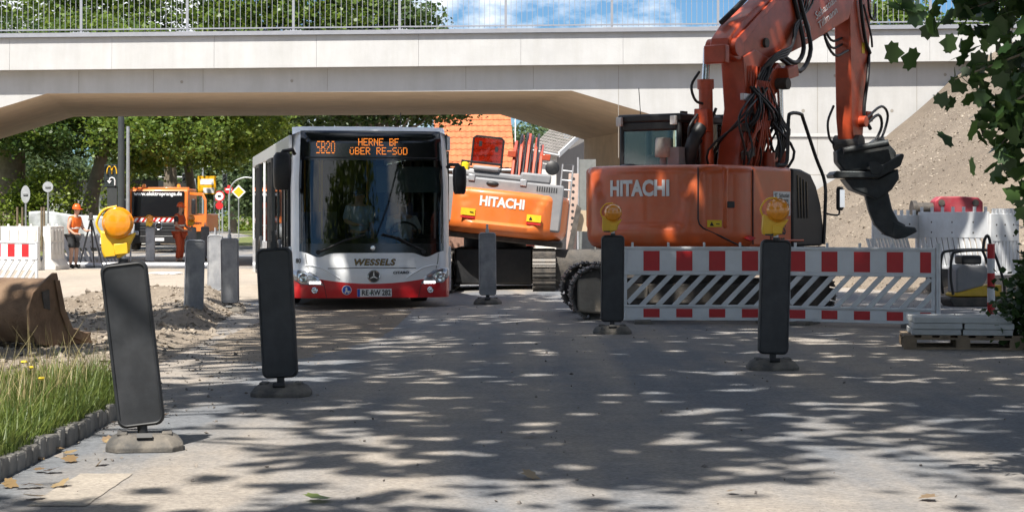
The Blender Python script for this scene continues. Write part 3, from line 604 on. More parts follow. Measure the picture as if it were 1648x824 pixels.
# wipers
for pts in ([(-.85, .90), (-.72, .95), (-.45, 1.08), (-.12, 1.17)], [(.80, .92), (.62, 1.0), (.4, 1.12), (.15, 1.18)]):
    b = MB(); b.tube([(x, BF(x, z) - .03, z) for x, z in pts], [.022, .018, .014, .01], 6); b.tube([(x - .02, BF(x, z) - .015, z - .02) for x, z in pts[1:]], .008, 5); b.cyl((pts[0][0], BF(.8, .9), .9), (pts[0][0], BF(.8, .9) - .05, .9), .035, n=10); b.build('wiper', M_black, bus, 50)
# mirrors
for s, x0, z0, z1, w in ((-1, -1.41, 1.86, 2.44, .135), (1, 1.36, 1.80, 2.24, .10)):
    mr_ = MB(); secs = []
    for k, (zz, f_) in enumerate(((z0, .75), (z0 + .05, .95), ((z0 + z1) / 2, 1.05), (z1 - .06, 1), (z1, .7))):
        secs.append([(x0 + w * f_ * math.copysign(abs(math.cos(t)) ** .5, math.cos(t)), -.05 + .11 * f_ * math.copysign(abs(math.sin(t)) ** .6, math.sin(t)), zz) for t in np.linspace(0, 2 * math.pi, 17)[:-1]])
    mr_.loft(secs); m_ = mr_.build('wing_mirror', M_black, bus, 45)
    MB().tube([(x0 + .02 * s, -.02, z1 - .04), (x0 - .02 * s, -.03, z1 + .02), (s * 1.24, .15, z1 + (.05 if s < 0 else .03)), (s * 1.2, .2, z1 - .02)], .03, 8).build('mirror_arm', M_black, m_, 60)
    MB().grid(lambda u, v: (x0 - w * .8 + w * 1.6 * u, .065, z0 + .06 + (z1 - z0 - .12) * v), 2, 2).build('mirror_glass', M_chrome, m_)
# sides, roof, doors, windows
xs = HWB
b = MB()
for s in (-1, 1):
    b.b2(s * xs - .03, s * xs + .03, .32, BL, .28, .98); b.b2(s * xs - .03, s * xs + .02, .34, BL, 2.50, 2.72)
for s in (-1, 1):
    for y in (1.85, 7.7, BL - .06): b.b2(s * xs - .03, s * xs + .022, y - .05, y + .05, .98, 2.5)
    for y in (3.4, 4.85, 6.25, 9.1, 10.5): MB().b2(s * xs - .03, s * xs + .02, y - .05, y + .05, .98, 2.5).build('window_pillar', M_gloss, bus)
b.b2(-xs + .03, xs - .03, BL - .06, BL, .3, 2.72); b.build('side_panel', M_bwhite, bus, bevel=.01)
def roof(u, v):
    x = -xs + 2 * xs * u; a = abs(x) / xs; return (x, .30 + (BL - .3) * v, 2.72 + .17 * (1 - a ** 5) * min(1, .72 + v * 6))
MB().grid(roof, 25, 20).build('roof', M_bwhite, bus, 60)
for y0, y1, h in ((1.6, 3.4, .05), (5.6, 7.6, .07), (9.6, 11.8, .16)):
    q = MB(); q.loft([[(x * k, y, 2.80 + z) for x, z in ((-.95, 0), (-.88, h * .8), (-.6, h), (.6, h), (.88, h * .8), (.95, 0))] for y, k in ((y0, .9), (y0 + .25, 1), (y1 - .25, 1), (y1, .9))]); q.build('roof_pod', M_bwhite, bus, 40)
MB().tube([(.62, 1.5, 2.86), (.62, 1.5, 3.15)], .008, 5).build('antenna', M_black, bus)
ed = [1.9, 3.35, 4.8, 6.2, 7.65, 9.05, 10.45, BL - .11]
for s in (-1, 1):
    for i in range(7):
        y0, y1 = ed[i] , ed[i + 1]
        if s < 0 and i in (2, 5): continue
        MB().b2(s * xs - .012, s * xs + .012, y0 + .05, y1, 1.0, 2.49).build('side_window', M_sglass, bus)
for y0, y1 in ((.42, 1.80), (4.87, 6.2), (9.12, 10.45)):
    d = MB()
    for k in (0, 1):
        a = y0 + (y1 - y0) * k / 2 + .015; c = y0 + (y1 - y0) * (k + 1) / 2 - .015
        lf = MB(); lf.b2(-xs - .05, -xs - .01, a, a + .05, .30, 2.50); lf.b2(-xs - .05, -xs - .01, c - .05, c, .30, 2.50); lf.b2(-xs - .05, -xs - .01, a + .05, c - .05, .30, .38); lf.b2(-xs - .05, -xs - .01, a + .05, c - .05, 2.43, 2.50)
        o = lf.build('door_leaf', M_black, bus); MB().b2(-xs - .035, -xs - .02, a + .05, c - .05, .38, 2.43).build('door_glass', M_sglass, o)
MB().b2(xs - .012, xs + .012, .42, 1.8, 1.0, 2.49).build('driver_window', M_sglass, bus)
MB().b2(-.8, .8, BL - .005, BL + .01, 1.3, 2.3).build('rear_window', M_sglass, bus)
for y in (2.65, 8.55):
    for s in (-1, 1):
        w = MB().lathe([(.0, 0), (.30, 0), (.42, .0), (.475, .03), (.48, .14), (.475, .25), (.42, .28), (.3, .28), (0, .28)], (s * 1.21 - (.28 if s > 0 else 0), y, .48), (1, 0, 0), 28).build('wheel', M_tyre, bus, 40)
        MB().lathe([(.29, 0), (.27, .03), (.12, .05), (.11, .09), (0, .09)], (s * 1.2, y, .48), (s, 0, 0), 20).build('rim', M_galv, w, 40)
        MB().tube([(s * 1.285, y + .56 * math.cos(t), .48 + .56 * math.sin(t)) for t in np.linspace(0, math.pi, 15)], .035, 6).build('wheel_arch', M_black, bus, 60)
for y in (.75, 1.25, 2.65):     # front tyres seen below the bumper belong to the steered axle
    pass
# interior
b = MB(); b.b2(-1.2, 1.2, .35, BL - .1, .30, .36); b.b2(-1.2, 1.2, 8.9, 9.0, .36, 2.6); b.build('floor', M_dark, bus)
b = MB(); b.loft([[(x, y, z) for y, z in ((.28, .75), (.26, 1.02), (.55, 1.10), (.8, 1.02), (.85, .5), (.4, .4))] for x in (-1.1, -.2, 0, 1.12)]); b.build('dashboard', M_dark, bus, 30)
MB().tube([(.60 + .22 * math.cos(t), .86 + .1 * math.sin(t), 1.20 + .16 * math.sin(t)) for t in np.linspace(0, 2 * math.pi, 25)], .018, 6).build('steering_wheel', M_black, bus, 60)
b = MB(); b.box((.62, 1.45, .95), (.48, .46, .12)); b.box((.62, 1.72, 1.32), (.46, .12, .72), (R(-8), 0, 0)); b.build('driver_seat', M_seat, bus, bevel=.04)
MB().b2(.10, 1.12, .42, .43, 1.83, 2.24).build('sun_blind', mat('blind_grey', (.10, .13, .13), .7), bus)
b = MB(); b.b2(-.1, -.06, 1.85, 1.9, .36, 2.4); b.b2(.25, .29, 1.85, 1.9, .36, 1.4); b.b2(-.1, 1.2, 1.86, 1.89, .4, 1.15); b.build('cab_partition', M_dark, bus)
for x, y in ((-.66, 1.6), (-.45, 4.6), (.4, 4.6), (-.5, 7.5)): MB().tube([(x, y, .36), (x, y, 2.65)], .018, 8).build('grab_pole', M_yel, bus)
st0 = MB().box((0, 0, .45), (.42, .42, .10)).box((0, .2, .82), (.42, .08, .7), (R(-8), 0, 0)).mesh('passenger_seat', M_seat)
for y in (3.3, 4.1, 6.6, 7.4):
    for x in (-.9, -.45, .5, .95): link('passenger_seat', st0, bus, (x, y, .36))
M_shirt = mat('white_shirt', (.62, .60, .60), .8); M_bshirt = mat('light_blue_shirt', (.35, .45, .56), .8); M_glasses = mat('sunglasses', (.01, .01, .012), .15); M_trous = mat('dark_trousers', (.03, .035, .05), .85)
def in_bus(x, y, z): v = bus.matrix_basis @ Vector((x, y, z)); return (v.x, v.y, v.z)
drv = joints(pelvis=(0, .08, .60), waist=(0, .10, .74), chest=(0, .08, .92), collar=(0, .05, 1.06), neck=(0, .04, 1.14), chin=(0, .03, 1.21), face=(0, .02, 1.29), crown=(0, .03, 1.36), ls=(.19, .05, 1.05), le=(.25, -.12, .84), lw=(.17, -.38, .84), lp=(.14, -.46, .86), rs=(-.19, .05, 1.05), re=(-.25, -.12, .84), rw=(-.19, -.38, .84), rp=(-.17, -.46, .86), lh=(.1, .0, .57), lk=(.12, -.42, .56), la=(.12, -.5, .12), lt=(.12, -.66, .06), rh=(-.1, .0, .57), rk=(-.12, -.42, .56), ra=(-.12, -.5, .12), rt=(-.12, -.66, .06))
top = ['chest', 'waist', 'pelvis', 'collar', 'ls', 'le', 'rs', 're']
t, f, c = person('person', 'bus driver in white shirt and dark glasses seated behind the windscreen', in_bus(.64, 1.38, .36), R(10.2), drv, [('shirt', M_shirt, top, .02), ('trousers', M_trous, ['pelvis', 'lh', 'lk', 'la', 'rh', 'rk', 'ra'], .018)])
MB().ell(c + Vector((0, .03, .01)), (.088, .105, .075), 12, 8).build('hair', M_hair, t, 60); MB().box(f + Vector((0, -.10, .018)), (.13, .02, .035)).build('sunglasses', M_glasses, t, bevel=.008)
t, f, c = person('person', 'passenger in light blue shirt standing inside the bus beside the driver', in_bus(-.06, 1.55, .36), R(10.2), {k: Vector(v) * .86 for k, v in joints(re=(-.26, -.1, 1.18), rw=(-.12, -.28, 1.12), rp=(-.06, -.32, 1.12)).items()}, [('shirt', M_bshirt, top, .02), ('trousers', M_trous, ['pelvis', 'lh', 'lk', 'la', 'rh', 'rk', 'ra'], .018)])
MB().ell(c + Vector((0, .03, .01)), (.09, .105, .075), 12, 8).build('hair', M_hair, t, 60); MB().box(f + Vector((0, -.10, .018)), (.13, .02, .035)).build('sunglasses', M_glasses, t, bevel=.008)
# ---------------------------------------------------------------- excavators
M_org = mat('excavator_orange', (.56, .09, .014), .40, var=.10, scale=3, coat=.3, dust=.30, dcol=(.42, .25, .15), dscale=2.2)
M_org2 = mat('boom_orange_worn', (.45, .062, .02), .42, var=.2, scale=5, coat=.2, dust=.34, dcol=(.16, .07, .04), dscale=3.5)
M_steel = mat('dirty_steel', (.075, .07, .065), .6, .4, var=.3, dust=.5, dcol=(.22, .18, .14), dscale=3, bump=.3)
M_track = mat('track_shoe_steel', (.11, .105, .10), .55, .5, var=.3, dust=.55, dcol=(.26, .21, .16), dscale=6, rnd=.15)
M_dusty = mat('dusty_motor_cover', (.30, .26, .21), .85, var=.2, dust=.5, dcol=(.16, .13, .1), dscale=4, bump=.3)
M_hose = mat('hydraulic_hose', (.014, .014, .016), .42, var=.2)
M_rod = mat('chrome_rod', (.62, .63, .65), .18, 1.0, var=.05)
M_exgrey = mat('engine_hood_grey', (.23, .235, .25), .55, var=.08, dust=.3, dcol=(.36, .32, .27), dscale=3)
M_cglass = glassmat('cab_glass', (.86, .94, .93), .9, 1.5)
M_wlet = mat('white_lettering', (.72, .72, .72), .5, var=.03)
M_stick_y = mat('warning_yellow', (.78, .53, .02), .5)
def cw_outline(n=41):
    pts = []
    for i in range(n):
        v = 1.245 - 2.49 * i / (n - 1); a = abs(v) / 1.245; pts.append((-1.47 + .30 * a ** 2 + .62 * a ** 7, v))
    return pts
CWO = cw_outline(); CWL = [0]
for p, q in zip(CWO[:-1], CWO[1:]): CWL.append(CWL[-1] + math.dist(p, q))
def cw_at(s):
    """point and outward normal on the counterweight, s metres from rear centre towards the machine's right"""
    s = s + CWL[-1] / 2; i = max(0, min(len(CWO) - 2, next((k for k in range(len(CWL) - 1) if CWL[k + 1] >= s), len(CWO) - 2)))
    t = (s - CWL[i]) / (CWL[i + 1] - CWL[i]); a, b = CWO[i], CWO[i + 1]; d = Vector((b[0] - a[0], b[1] - a[1], 0)).normalized()
    return Vector((a[0] + (b[0] - a[0]) * t, a[1] + (b[1] - a[1]) * t, 0)), Vector((-abs(d.y) if True else 0, -d.x, 0))
def counterweight(z0, z1):
    secs = []
    prof = [(z0, .16), (z0 + .05, .06), (z0 + .12, .015)] + [(z, 0) for z in np.linspace(z0 + .2, z1 - .1, 22)] + [(z1 - .05, .015), (z1 - .015, .05), (z1, .13)]
    H = z1 - z0; out = []
    for z, ins in prof:
        row = []
        for i, (u, v) in enumerate(CWO):
            h = (z - z0) / H; hw = .60 + .25 * h ** 2.2; d = sm(hw - abs(v), -.02, .035) * sm(h, .24, .30) * .06
            a = math.atan2(v, -u); k = ins + d
            row.append((u + k * math.cos(a * .8), v - k * math.sin(a) * .9, z))
        out.append(row + [(.0 - .3, -1.2 + ins, z), (-.3, 1.2 - ins, z)])
    return MB().loft(out)
def cw_text(body, size, m, parent, z, name='maker_lettering', rot=(0, 0, 0), s0=0, off=.0, loc=(0, 0, 0), bold=.004, sx=1.0):
    o = text(body, size, m, parent, name, loc, rot, 0, bold, .004, 'CENTER', 1.0, 1.0)
    me = o.data
    bm = bmesh.new(); bm.from_mesh(me); bmesh.ops.subdivide_edges(bm, edges=[e for e in bm.edges if e.calc_length() > .06], cuts=2); bm.to_mesh(me); bm.free()
    for v in me.vertices:
        p, n = cw_at(s0 + v.co.x * sx); q = p + n * (off + v.co.z); v.co = (q.x, q.y, z + v.co.y)
    return o
def make_track(root, x0, x1, yc, w, h, psi, z0=.0, cover=True, nm=44):
    """endless chain of shoes round idler and sprocket"""
    r = h / 2; Ls = (x1 - x0) - 2 * r; per = 2 * Ls + 2 * math.pi * r; pitch = per / nm
    sh = MB(); sh.box((0, 0, 0), (pitch * .90, w, .022)); sh.box((-pitch * .25, 0, .018), (.014, w, .026)); sh.box((pitch * .1, 0, .018), (.014, w, .026)); sh.box((0, 0, -.035), (pitch * .7, w * .35, .05))
    me = sh.mesh('track_shoe', M_track)
    Mz = Matrix.Rotation(psi, 4, 'Z')
    for i in range(nm):
        d = i * pitch
        if d < Ls: p = (x0 + r + d, h, 0)
        elif d < Ls + math.pi * r: a = (d - Ls) / r; p = (x1 - r + r * math.sin(a), r + r * math.cos(a), a)
        elif d < 2 * Ls + math.pi * r: p = (x1 - r - (d - Ls - math.pi * r), 0, math.pi)
        else: a = (d - 2 * Ls - math.pi * r) / r; p = (x0 + r - r * math.sin(a), r - r * math.cos(a), math.pi + a)
        sag = -.025 * math.sin(math.pi * max(0, min(1, d / Ls))) if d < Ls else 0
        o = link('track_shoe', me, root); o.matrix_basis = Mz @ Matrix.Translation((p[0], yc, z0 + p[1] + sag)) @ Matrix.Rotation(p[2], 4, 'Y')
    rot = (0, 0, psi)
    MB().b2(x0 + r * .9, x1 - r * .9, yc - w * .28, yc + w * .28, z0 + h * .28, z0 + h * .70).build('track_frame', M_steel, root, bevel=.03, rot=rot)
    for xx in (x0 + r, x1 - r):
        MB().lathe([(0, -.14), (r * .55, -.14), (r * .9, -.1), (r * .9, .1), (r * .55, .14), (0, .14)], (xx, yc, z0 + r), (0, 1, 0), 22).build('track_wheel', M_steel, root, 40, rot=rot)
    for k in range(5):
        xx = x0 + r + (k + .5) * Ls / 5; MB().lathe([(0, -.13), (.09, -.13), (.09, .13), (0, .13)], (xx, yc, z0 + .13), (0, 1, 0), 14).build('track_roller', M_steel, root, 40, rot=rot)
def hoses(root, specs, m=M_hose, name='hydraulic_hose', rot=(0, 0, 0)):
    for pts, r in specs:
        # smooth the polyline (Catmull-Rom)
        P = [Vector(p) for p in pts]; P = [P[0] * 2 - P[1]] + P + [P[-1] * 2 - P[-2]]; out_ = []
        for i in range(1, len(P) - 2):
            for t in (0, .25, .5, .75):
                a, b_, c, d = P[i - 1:i + 3]; out_.append(.5 * ((2 * b_) + (c - a) * t + (2 * a - 5 * b_ + 4 * c - d) * t * t + (3 * b_ - a - 3 * c + d) * t ** 3))
        out_.append(P[-2]); MB().tube(out_, r, 7).build(name, m, root, 60, rot=rot)

TH = R(55); EX = (2.51, 27.7, 0)
ex = thing('excavator', 'orange tracked excavator with raised two-piece boom and ripper tooth behind the barrier', 'excavator', EX)
rT = (0, 0, TH)
make_track(ex, -1.76, 1.76, -.98, .5, .70, R(2))
make_track(ex, -1.76, 1.76, .98, .5, .70, R(2))
MB().b2(-.75, .75, -.85, .85, .32, .72).cyl((0, 0, .7), (0, 0, .95), .62, n=24).build('undercarriage', M_steel, ex, 40, bevel=.04)
b = MB(); b.prism([(-.2, .10), (.16, .08), (.2, .2), (.2, .5), (.05, .56), (-.2, .54)], (-1.44, -1.27, 0), (1, 0, 0), (0, 0, 1), (0, .3, 0)); b.build('travel_motor_cover', M_dusty, ex, bevel=.03)
MB().b2(-1.22, -.7, -1.22, -1.05, .28, .46).build('track_guard', M_dusty, ex, bevel=.02)
MB().lathe([(1.1, .0), (1.25, .02), (1.25, .14), (1.1, .16)], (0, 0, .80), (0, 0, 1), 32).build('slew_platform', M_black, ex, 40, rot=rT)
cw = counterweight(.93, 2.06).build('counterweight', M_org, ex, 50, rot=rT)
cw_text('HITACHI', .285, M_wlet, cw, 1.74, s0=-.02, off=-.053, bold=.012, sx=.86)
b = MB()
for k in range(26): b.box((-.62 + .0, 1.247, 1.25 + k * .022), (.16, .02, .011))
b.build('vent_grille', M_black, ex, rot=rT)
# hood, right-hand cabinets
MB().b2(-1.05, -.31, -1.1, 1.1, 1.2, 2.04).b2(-.31, -.05, -.4, 1.2, 1.2, 2.0).build('engine_hood', M_org, ex, bevel=.05, rot=rT)
MB().b2(-.56, .60, -1.245, -.5, .95, 2.05).build('side_cabinet', M_org, ex, bevel=.06, seg=4, rot=rT)
def cwp(s, z, off=.004): p, n = cw_at(s); return p + n * off + Vector((0, 0, z))
MB().tube([cwp(.86, 2.02), cwp(.86, 1.75), cwp(.86, 1.34), cwp(.88, 1.27), cwp(.93, 1.22), cwp(1.2, 1.10), cwp(1.45, 1.0), cwp(1.56, .97)], .011, 6).build('door_gap', M_black, cw)
MB().tube([(-.555, -1.247, 2.0), (-.555, -1.249, 1.0)], .010, 6).build('cabinet_gap', M_black, ex, rot=rT)
q_, n_ = cw_at(1.33); MB().box(q_ + Vector((0, 0, 1.53)), (.03, .12, .085), (0, 0, math.atan2(n_.y, n_.x))).build('door_latch', M_black, cw, bevel=.01)
MB().tube([(-.3, -1.24, .98), (.1, -1.249, 1.04), (.5, -1.247, 1.045), (.92, -1.246, 1.04)], .018, 6).build('lower_crease', M_org, ex, 60, rot=rT)
q_, n_ = cw_at(1.08); o = MB().box(q_ + Vector((0, 0, 1.28)), (.016, .20, .09), (0, 0, math.atan2(n_.y, n_.x) + math.pi)).build('warning_label', M_stick_y, cw)
q_ = q_ + n_ * .010; d_ = Vector((-n_.y, n_.x, 0)); MB().prism([(-.03, -.03), (.03, -.03), (0, .025)], q_ - d_ * .04 + Vector((0, 0, 1.28)), d_, (0, 0, 1), n_ * .002).prism([(.02, -.006), (.07, -.006), (.07, .006), (.02, .006)], q_ + Vector((0, 0, 1.275)), d_, (0, 0, 1), n_ * .002).build('warning_symbol', M_inkblk, o)
o = MB().box((.28, -1.249, 1.55), (.50, .004, .33)).build('company_label', M_wlet, ex, rot=rT)
text('ST  Sebastian', .08, M_inkblk, o, 'label_lettering', (.28, -1.253, 1.66), (R(90), 0, 0), 0, 0, .001); text('Tillmann', .08, M_inkblk, o, 'label_lettering', (.33, -1.253, 1.595), (R(90), 0, 0), 0, 0, .001); text('Straßen & Tief-\nbau GmbH', .07, M_inkblk, o, 'label_lettering', (.28, -1.253, 1.50), (R(90), 0, 0), 0, 0, .001)
tt = text('ZAXIS', .20, M_inkblk, ex, 'model_lettering', (.72, -1.256, 1.24), rT, 0, .006, .001); tt.rotation_euler = (Matrix.Rotation(TH, 3, 'Z') @ Matrix.Rotation(R(90), 3, 'X')).to_euler(); tt.location = Matrix.Rotation(TH, 3, 'Z') @ Vector((.12, -1.250, 1.19))
tt = text('135us', .19, M_inkblk, ex, 'model_lettering', (0, 0, 0), rT, 0, .006, .001); tt.rotation_euler = (Matrix.Rotation(TH, 3, 'Z') @ Matrix.Rotation(R(90), 3, 'X')).to_euler(); tt.location = Matrix.Rotation(TH, 3, 'Z') @ Vector((.14, -1.250, 1.05))
MB().prism([(0, 0), (.09, .035), (0, .07), (-.09, .035)], (-.62, -1.2, 1.05), (.85, -.5, 0), (0, 0, 1), (-.02, -.06, 0)).build('red_emblem', M_red, ex, rot=rT)
fr = [(.62, .96), (1.56, .96), (1.58, 1.25), (1.50, 1.55), (1.36, 1.80), (1.18, 1.97), (.9, 2.03), (.62, 2.04)]
MB().prism(fr, (0, -1.24, 0), (1, 0, 0), (0, 0, 1), (0, .62, 0)).build('front_fender', M_black, ex, bevel=.03, rot=rT)
b = MB()
for k in range(4): b.tube([(.76 + .09 * k, -1.247, 1.95 - .03 * k), (.78 + .09 * k, -1.249, 1.55), (.79 + .09 * k, -1.247, 1.35)], .008, 5)
b.build('fender_ribs', M_gloss, ex, rot=rT)
MB().b2(.9, 1.62, -1.26, -.5, .84, .95).build('step', M_black, ex, bevel=.02, rot=rT)
hoses(ex, [([(.35, -1.15, 2.08), (.5, -1.18, 2.09), (.56, -1.19, 2.2), (.57, -1.2, 2.70), (.65, -1.2, 2.80), (.95, -1.2, 2.80), (1.03, -1.2, 2.72), (1.38, -1.22, 2.2), (1.62, -1.24, 1.85), (1.60, -1.25, 1.4), (1.56, -1.25, .98)], .026)], M_black, 'handrail', rT)
hoses(ex, [([(1.60, -1.26, 1.42), (1.70, -1.30, 1.40), (1.86, -1.34, 1.40), (1.88, -1.34, 1.5)], .014)], M_black, 'mirror_arm', rT)
o = MB().loft([[(1.86 + .07 * math.cos(t), -1.36 + .05 * math.sin(t) * f_, z) for t in np.linspace(0, 2 * math.pi, 13)[:-1]] for z, f_ in ((1.46, .5), (1.49, 1), (1.76, 1), (1.80, .5))]).build('mirror', M_black, ex, 50, rot=rT)
MB().box((1.83, -1.41, 1.63), (.11, .006, .25), (0, 0, R(-12))).build('mirror_glass', M_chrome, o)
# cab
c0, c1, v0, v1, zb, zt = .0, 1.45, .20, 1.20, 1.30, 2.72
b = MB()
for u, v in ((c0, v0), (c0, v1), (c1 - .1, v0), (c1 - .1, v1), (.75, v0), (.75, v1)): b.b2(u, u + .08, v - (.07 if v == v1 else 0), v + (.07 if v == v0 else 0), zb, zt)
b.b2(c0, c1, v0, v1, 1.0, zb + .02); b.b2(c0 - .02, c1 + .03, v0 - .02, v1 + .02, zt - .02, zt + .10); b.b2(c0 - .005, c0 + .06, v0 + .05, v1 - .05, zt - .14, zt)
b.build('cab_frame', M_black, ex, bevel=.03, rot=rT)
for x in ((c0 + .02, c0 + .03, v0 + .06, v1 - .06, zb, zt - .12), (c1 - .06, c1 - .05, v0 + .06, v1 - .06, zb, zt), (c0 + .08, .75, v0 + .02, v0 + .03, zb, zt), (.83, c1 - .1, v0 + .02, v0 + .03, zb, zt), (c0 + .08, .75, v1 - .03, v1 - .02, zb, zt), (.83, c1 - .1, v1 - .03, v1 - .02, zb, zt)):
    MB().b2(*x).build('cab_window', M_cglass, ex, rot=rT)
b = MB(); b.box((.62, .7, 1.62), (.5, .5, .14)); b.box((.40, .7, 1.95), (.12, .46, .62), (0, R(-10), 0)); b.box((.36, .7, 2.33), (.09, .26, .18)); b.build('operator_seat', M_dark, ex, bevel=.04, rot=rT)
for v in (.27, 1.16): MB().box((c0 - .05, v, zt + .0), (.06, .09, .13)).build('work_lamp', mat('lamp_face', (.7, .7, .68), .3) if 'lamp_face' not in bpy.data.materials else bpy.data.materials['lamp_face'], ex, bevel=.01, rot=rT)
MB().b2(c1 - .25, c1 + .28, v0 - .05, v1, zt + .05, zt + .13).build('rain_visor', M_black, ex, bevel=.03, rot=rT)
MB().tube([(.1, .9, zt + .1), (.1, .93, zt + .48)], .006, 5).build('antenna', M_black, ex, rot=rT)
for k in range(6): MB().box((.2 + .2 * k, .25 + .1 * (k % 2), zt + .12), (.16, .03, .03), (0, 0, .2 * k)).build('roof_bracket', M_black, ex, rot=rT)
MB().lathe([(.11, 0), (.12, .02), (.115, .24), (.1, .27), (0, .28)], (-.18, .36, 2.20), (0, 0, 1), 16).build('air_precleaner', mat('smoky_plastic', (.35, .33, .30), .3, var=.3), ex, 40, rot=rT)
MB().cyl((-.18, .36, 2.0), (-.18, .36, 2.2), .05, n=12).b2(-.2, .0, .1, .28, 2.0, 2.34).build('intake_pipe', M_exgrey, ex, 40, rot=rT)
MB().tube([(.1, .12, 2.05), (.05, .05, 2.3), (.08, 0, 2.5), (.2, -.02, 2.62)], .10, 10).build('exhaust_stack', M_black, ex, 60, rot=rT)
MB().ell((-.45, .75, 2.06), (.16, .14, .05)).build('filler_cap', M_black, ex, 60, rot=rT)
# boom
VB = -.28
def plate(name, poly, vc, w, m, bevel=.02, parent=ex): return MB().prism(poly, (0, vc - w / 2, 0), (1, 0, 0), (0, 0, 1), (0, w, 0)).build(name, m, parent, bevel=bevel, rot=rT)
plate('lower_boom', [(.42, 1.75), (1.15, 1.75), (1.30, 2.3), (1.35, 2.9), (1.62, 3.4), (1.55, 3.62), (1.0, 3.75), (.62, 3.62), (.72, 2.9), (.55, 2.3)], VB, .36, M_org2)
plate('boom_bracket', [(1.35, 3.05), (1.75, 3.25), (1.85, 3.45), (1.6, 3.6), (1.3, 3.4)], VB - .12, .24, M_org2)
MB().cyl((1.55, VB - .42, 3.28), (1.55, VB + .3, 3.28), .085, n=16).build('boom_pin', M_steel, ex, 40, rot=rT)
ub = [(.22, 3.62), (.30, 3.86), (.62, 4.12), (1.3, 4.45), (1.9, 4.80), (4.2, 5.75), (4.75, 5.75), (4.8, 5.45), (4.1, 4.42), (2.9, 4.0), (2.1, 3.76), (1.68, 3.64), (1.0, 3.66), (.55, 3.55)]
plate('upper_boom', ub, VB, .32, M_org2, .025)
plate('boom_side_rib', [(.30, 3.70), (.36, 3.82), (1.35, 4.40), (1.9, 4.74), (1.95, 4.68), (1.4, 4.32), (.42, 3.66)], VB - .175, .03, M_org2, .01)
MB().cyl((.42, VB - .24, 3.74), (.42, VB + .24, 3.74), .13, n=18).build('knuckle_pin_boss', M_org2, ex, 40, rot=rT)
MB().cyl((1.32, VB - .2, 3.86), (1.32, VB + .2, 3.86), .07, n=14).build('knuckle_pin', M_steel, ex, 40, rot=rT)
MB().box((.12, VB - .04, 3.62), (.14, .34, .26)).build('cylinder_guard', M_org2, ex, bevel=.02, rot=rT)
MB().box((1.75, VB - .30, 3.46), (.34, .20, .17), (0, R(-12), 0)).build('valve_box', M_org2, ex, bevel=.015, rot=rT)
tt = text('Sebastian\nTillmann', .165, M_wlet, ex, 'company_lettering')
tt.rotation_euler = (Matrix.Rotation(TH, 3, 'Z') @ Matrix.Rotation(R(-26), 3, 'Y') @ Matrix.Rotation(R(90), 3, 'X')).to_euler(); tt.location = Matrix.Rotation(TH, 3, 'Z') @ Vector((3.30, VB - .172, 4.46)); tt.scale = (1.25, 1, 1)
lg = MB().tube([(2.58 + .16 * math.cos(t), VB - .168, 4.16 + .14 * math.sin(t)) for t in np.linspace(.3, 2 * math.pi + .3, 20)], .009, 5).build('company_logo', M_wlet, ex, rot=rT)
text('T', .2, M_wlet, lg, 'logo_letter', (2.58, VB - .168, 4.16), (R(90), R(-20), 0))
def ram(name, p0, p1, p2, rb, rr):
    o = MB().cyl(p0, p1, rb, n=18).cyl(Vector(p1) - (Vector(p1) - Vector(p0)).normalized() * .14, p1, rb * 1.18, n=18).build(name, M_org2, ex, 40, rot=rT)
    MB().cyl(p1, p2, rr, n=14).build('piston_rod', M_rod, o, 40); return o
ram('boom_cylinder', (.42, .0, 1.85), (.34, -.02, 3.30), (.36, -.04, 3.74), .10, .055)
ram('boom_cylinder', (1.60, VB - .28, 1.55), (1.60, VB - .28, 2.32), (1.55, VB - .28, 3.28), .095, .045)
ram('boom_cylinder', (1.60, VB + .28, 1.55), (1.60, VB + .28, 2.32), (1.55, VB + .28, 3.28), .095, .045)
ram('stick_cylinder', (1.2, VB, 4.62), (3.0, VB, 5.55), (3.9, VB, 6.0), .09, .05)
st_ = [(4.20, 6.0), (4.80, 6.0), (5.02, 5.5), (4.92, 4.2), (4.66, 2.62), (4.52, 2.48), (4.32, 2.52), (4.24, 2.9), (4.18, 4.5)]
plate('stick', st_, VB, .27, M_org2)
ram('tool_cylinder', (5.02, VB, 5.3), (4.86, VB - .05, 3.5), (4.78, VB - .05, 2.95), .065, .035)
MB().box((.28, -.02, 2.72), (.16, .22, .33)).build('control_box', M_org2, ex, bevel=.015, rot=rT)
MB().cyl((1.1, -.62, 1.95), (1.1, -.62, 2.28), .09, n=14).build('accumulator', M_org2, ex, 40, rot=rT)
MB().box((.62, VB - .22, 3.05), (.2, .06, .1)).box((.78, VB - .24, 3.05), (.1, .06, .1)).build('hose_manifold', M_galv, ex, bevel=.01, rot=rT)
random.seed(5); sp_ = []
for k in range(24):
    u = random.uniform(.35, 1.35); v = random.uniform(-.75, -.05); sp_.append(([(u, v, 1.9), (u + random.uniform(-.2, .25), v + random.uniform(-.15, .1), 2.3), (u + random.uniform(-.25, .25), VB - .22 - random.uniform(0, .22), 2.75), (random.uniform(.7, 1.3), VB - .2 - random.uniform(0, .1), 3.2)], random.uniform(.011, .022)))
for k in range(6):
    u = 1.05 + .07 * k; sp_.append(([(u, VB - .24, 1.95), (u + .18, VB - .42, 2.4 + .03 * k), (u + .14, VB - .34, 2.75), (u - .12, VB - .24, 3.2), (u + .1, VB - .22, 3.5)], .017))
hoses(ex, sp_, M_hose, 'hydraulic_hose', rT)
sp_ = []
for k in range(5): sp_.append(([(.62 + .1 * k, VB - .21, 1.95), (.60 + .1 * k, VB - .22, 2.5), (.78 + .07 * k, VB - .215, 2.95), (.8 + .1 * k, VB - .20, 3.5)], .016))
for k in range(4): sp_.append(([(1.0 + .07 * k, VB - .19, 3.15), (1.25 + .05 * k, VB - .19, 3.55), (1.75 + .04 * k, VB - .19, 3.78 - .03 * k)], .015))
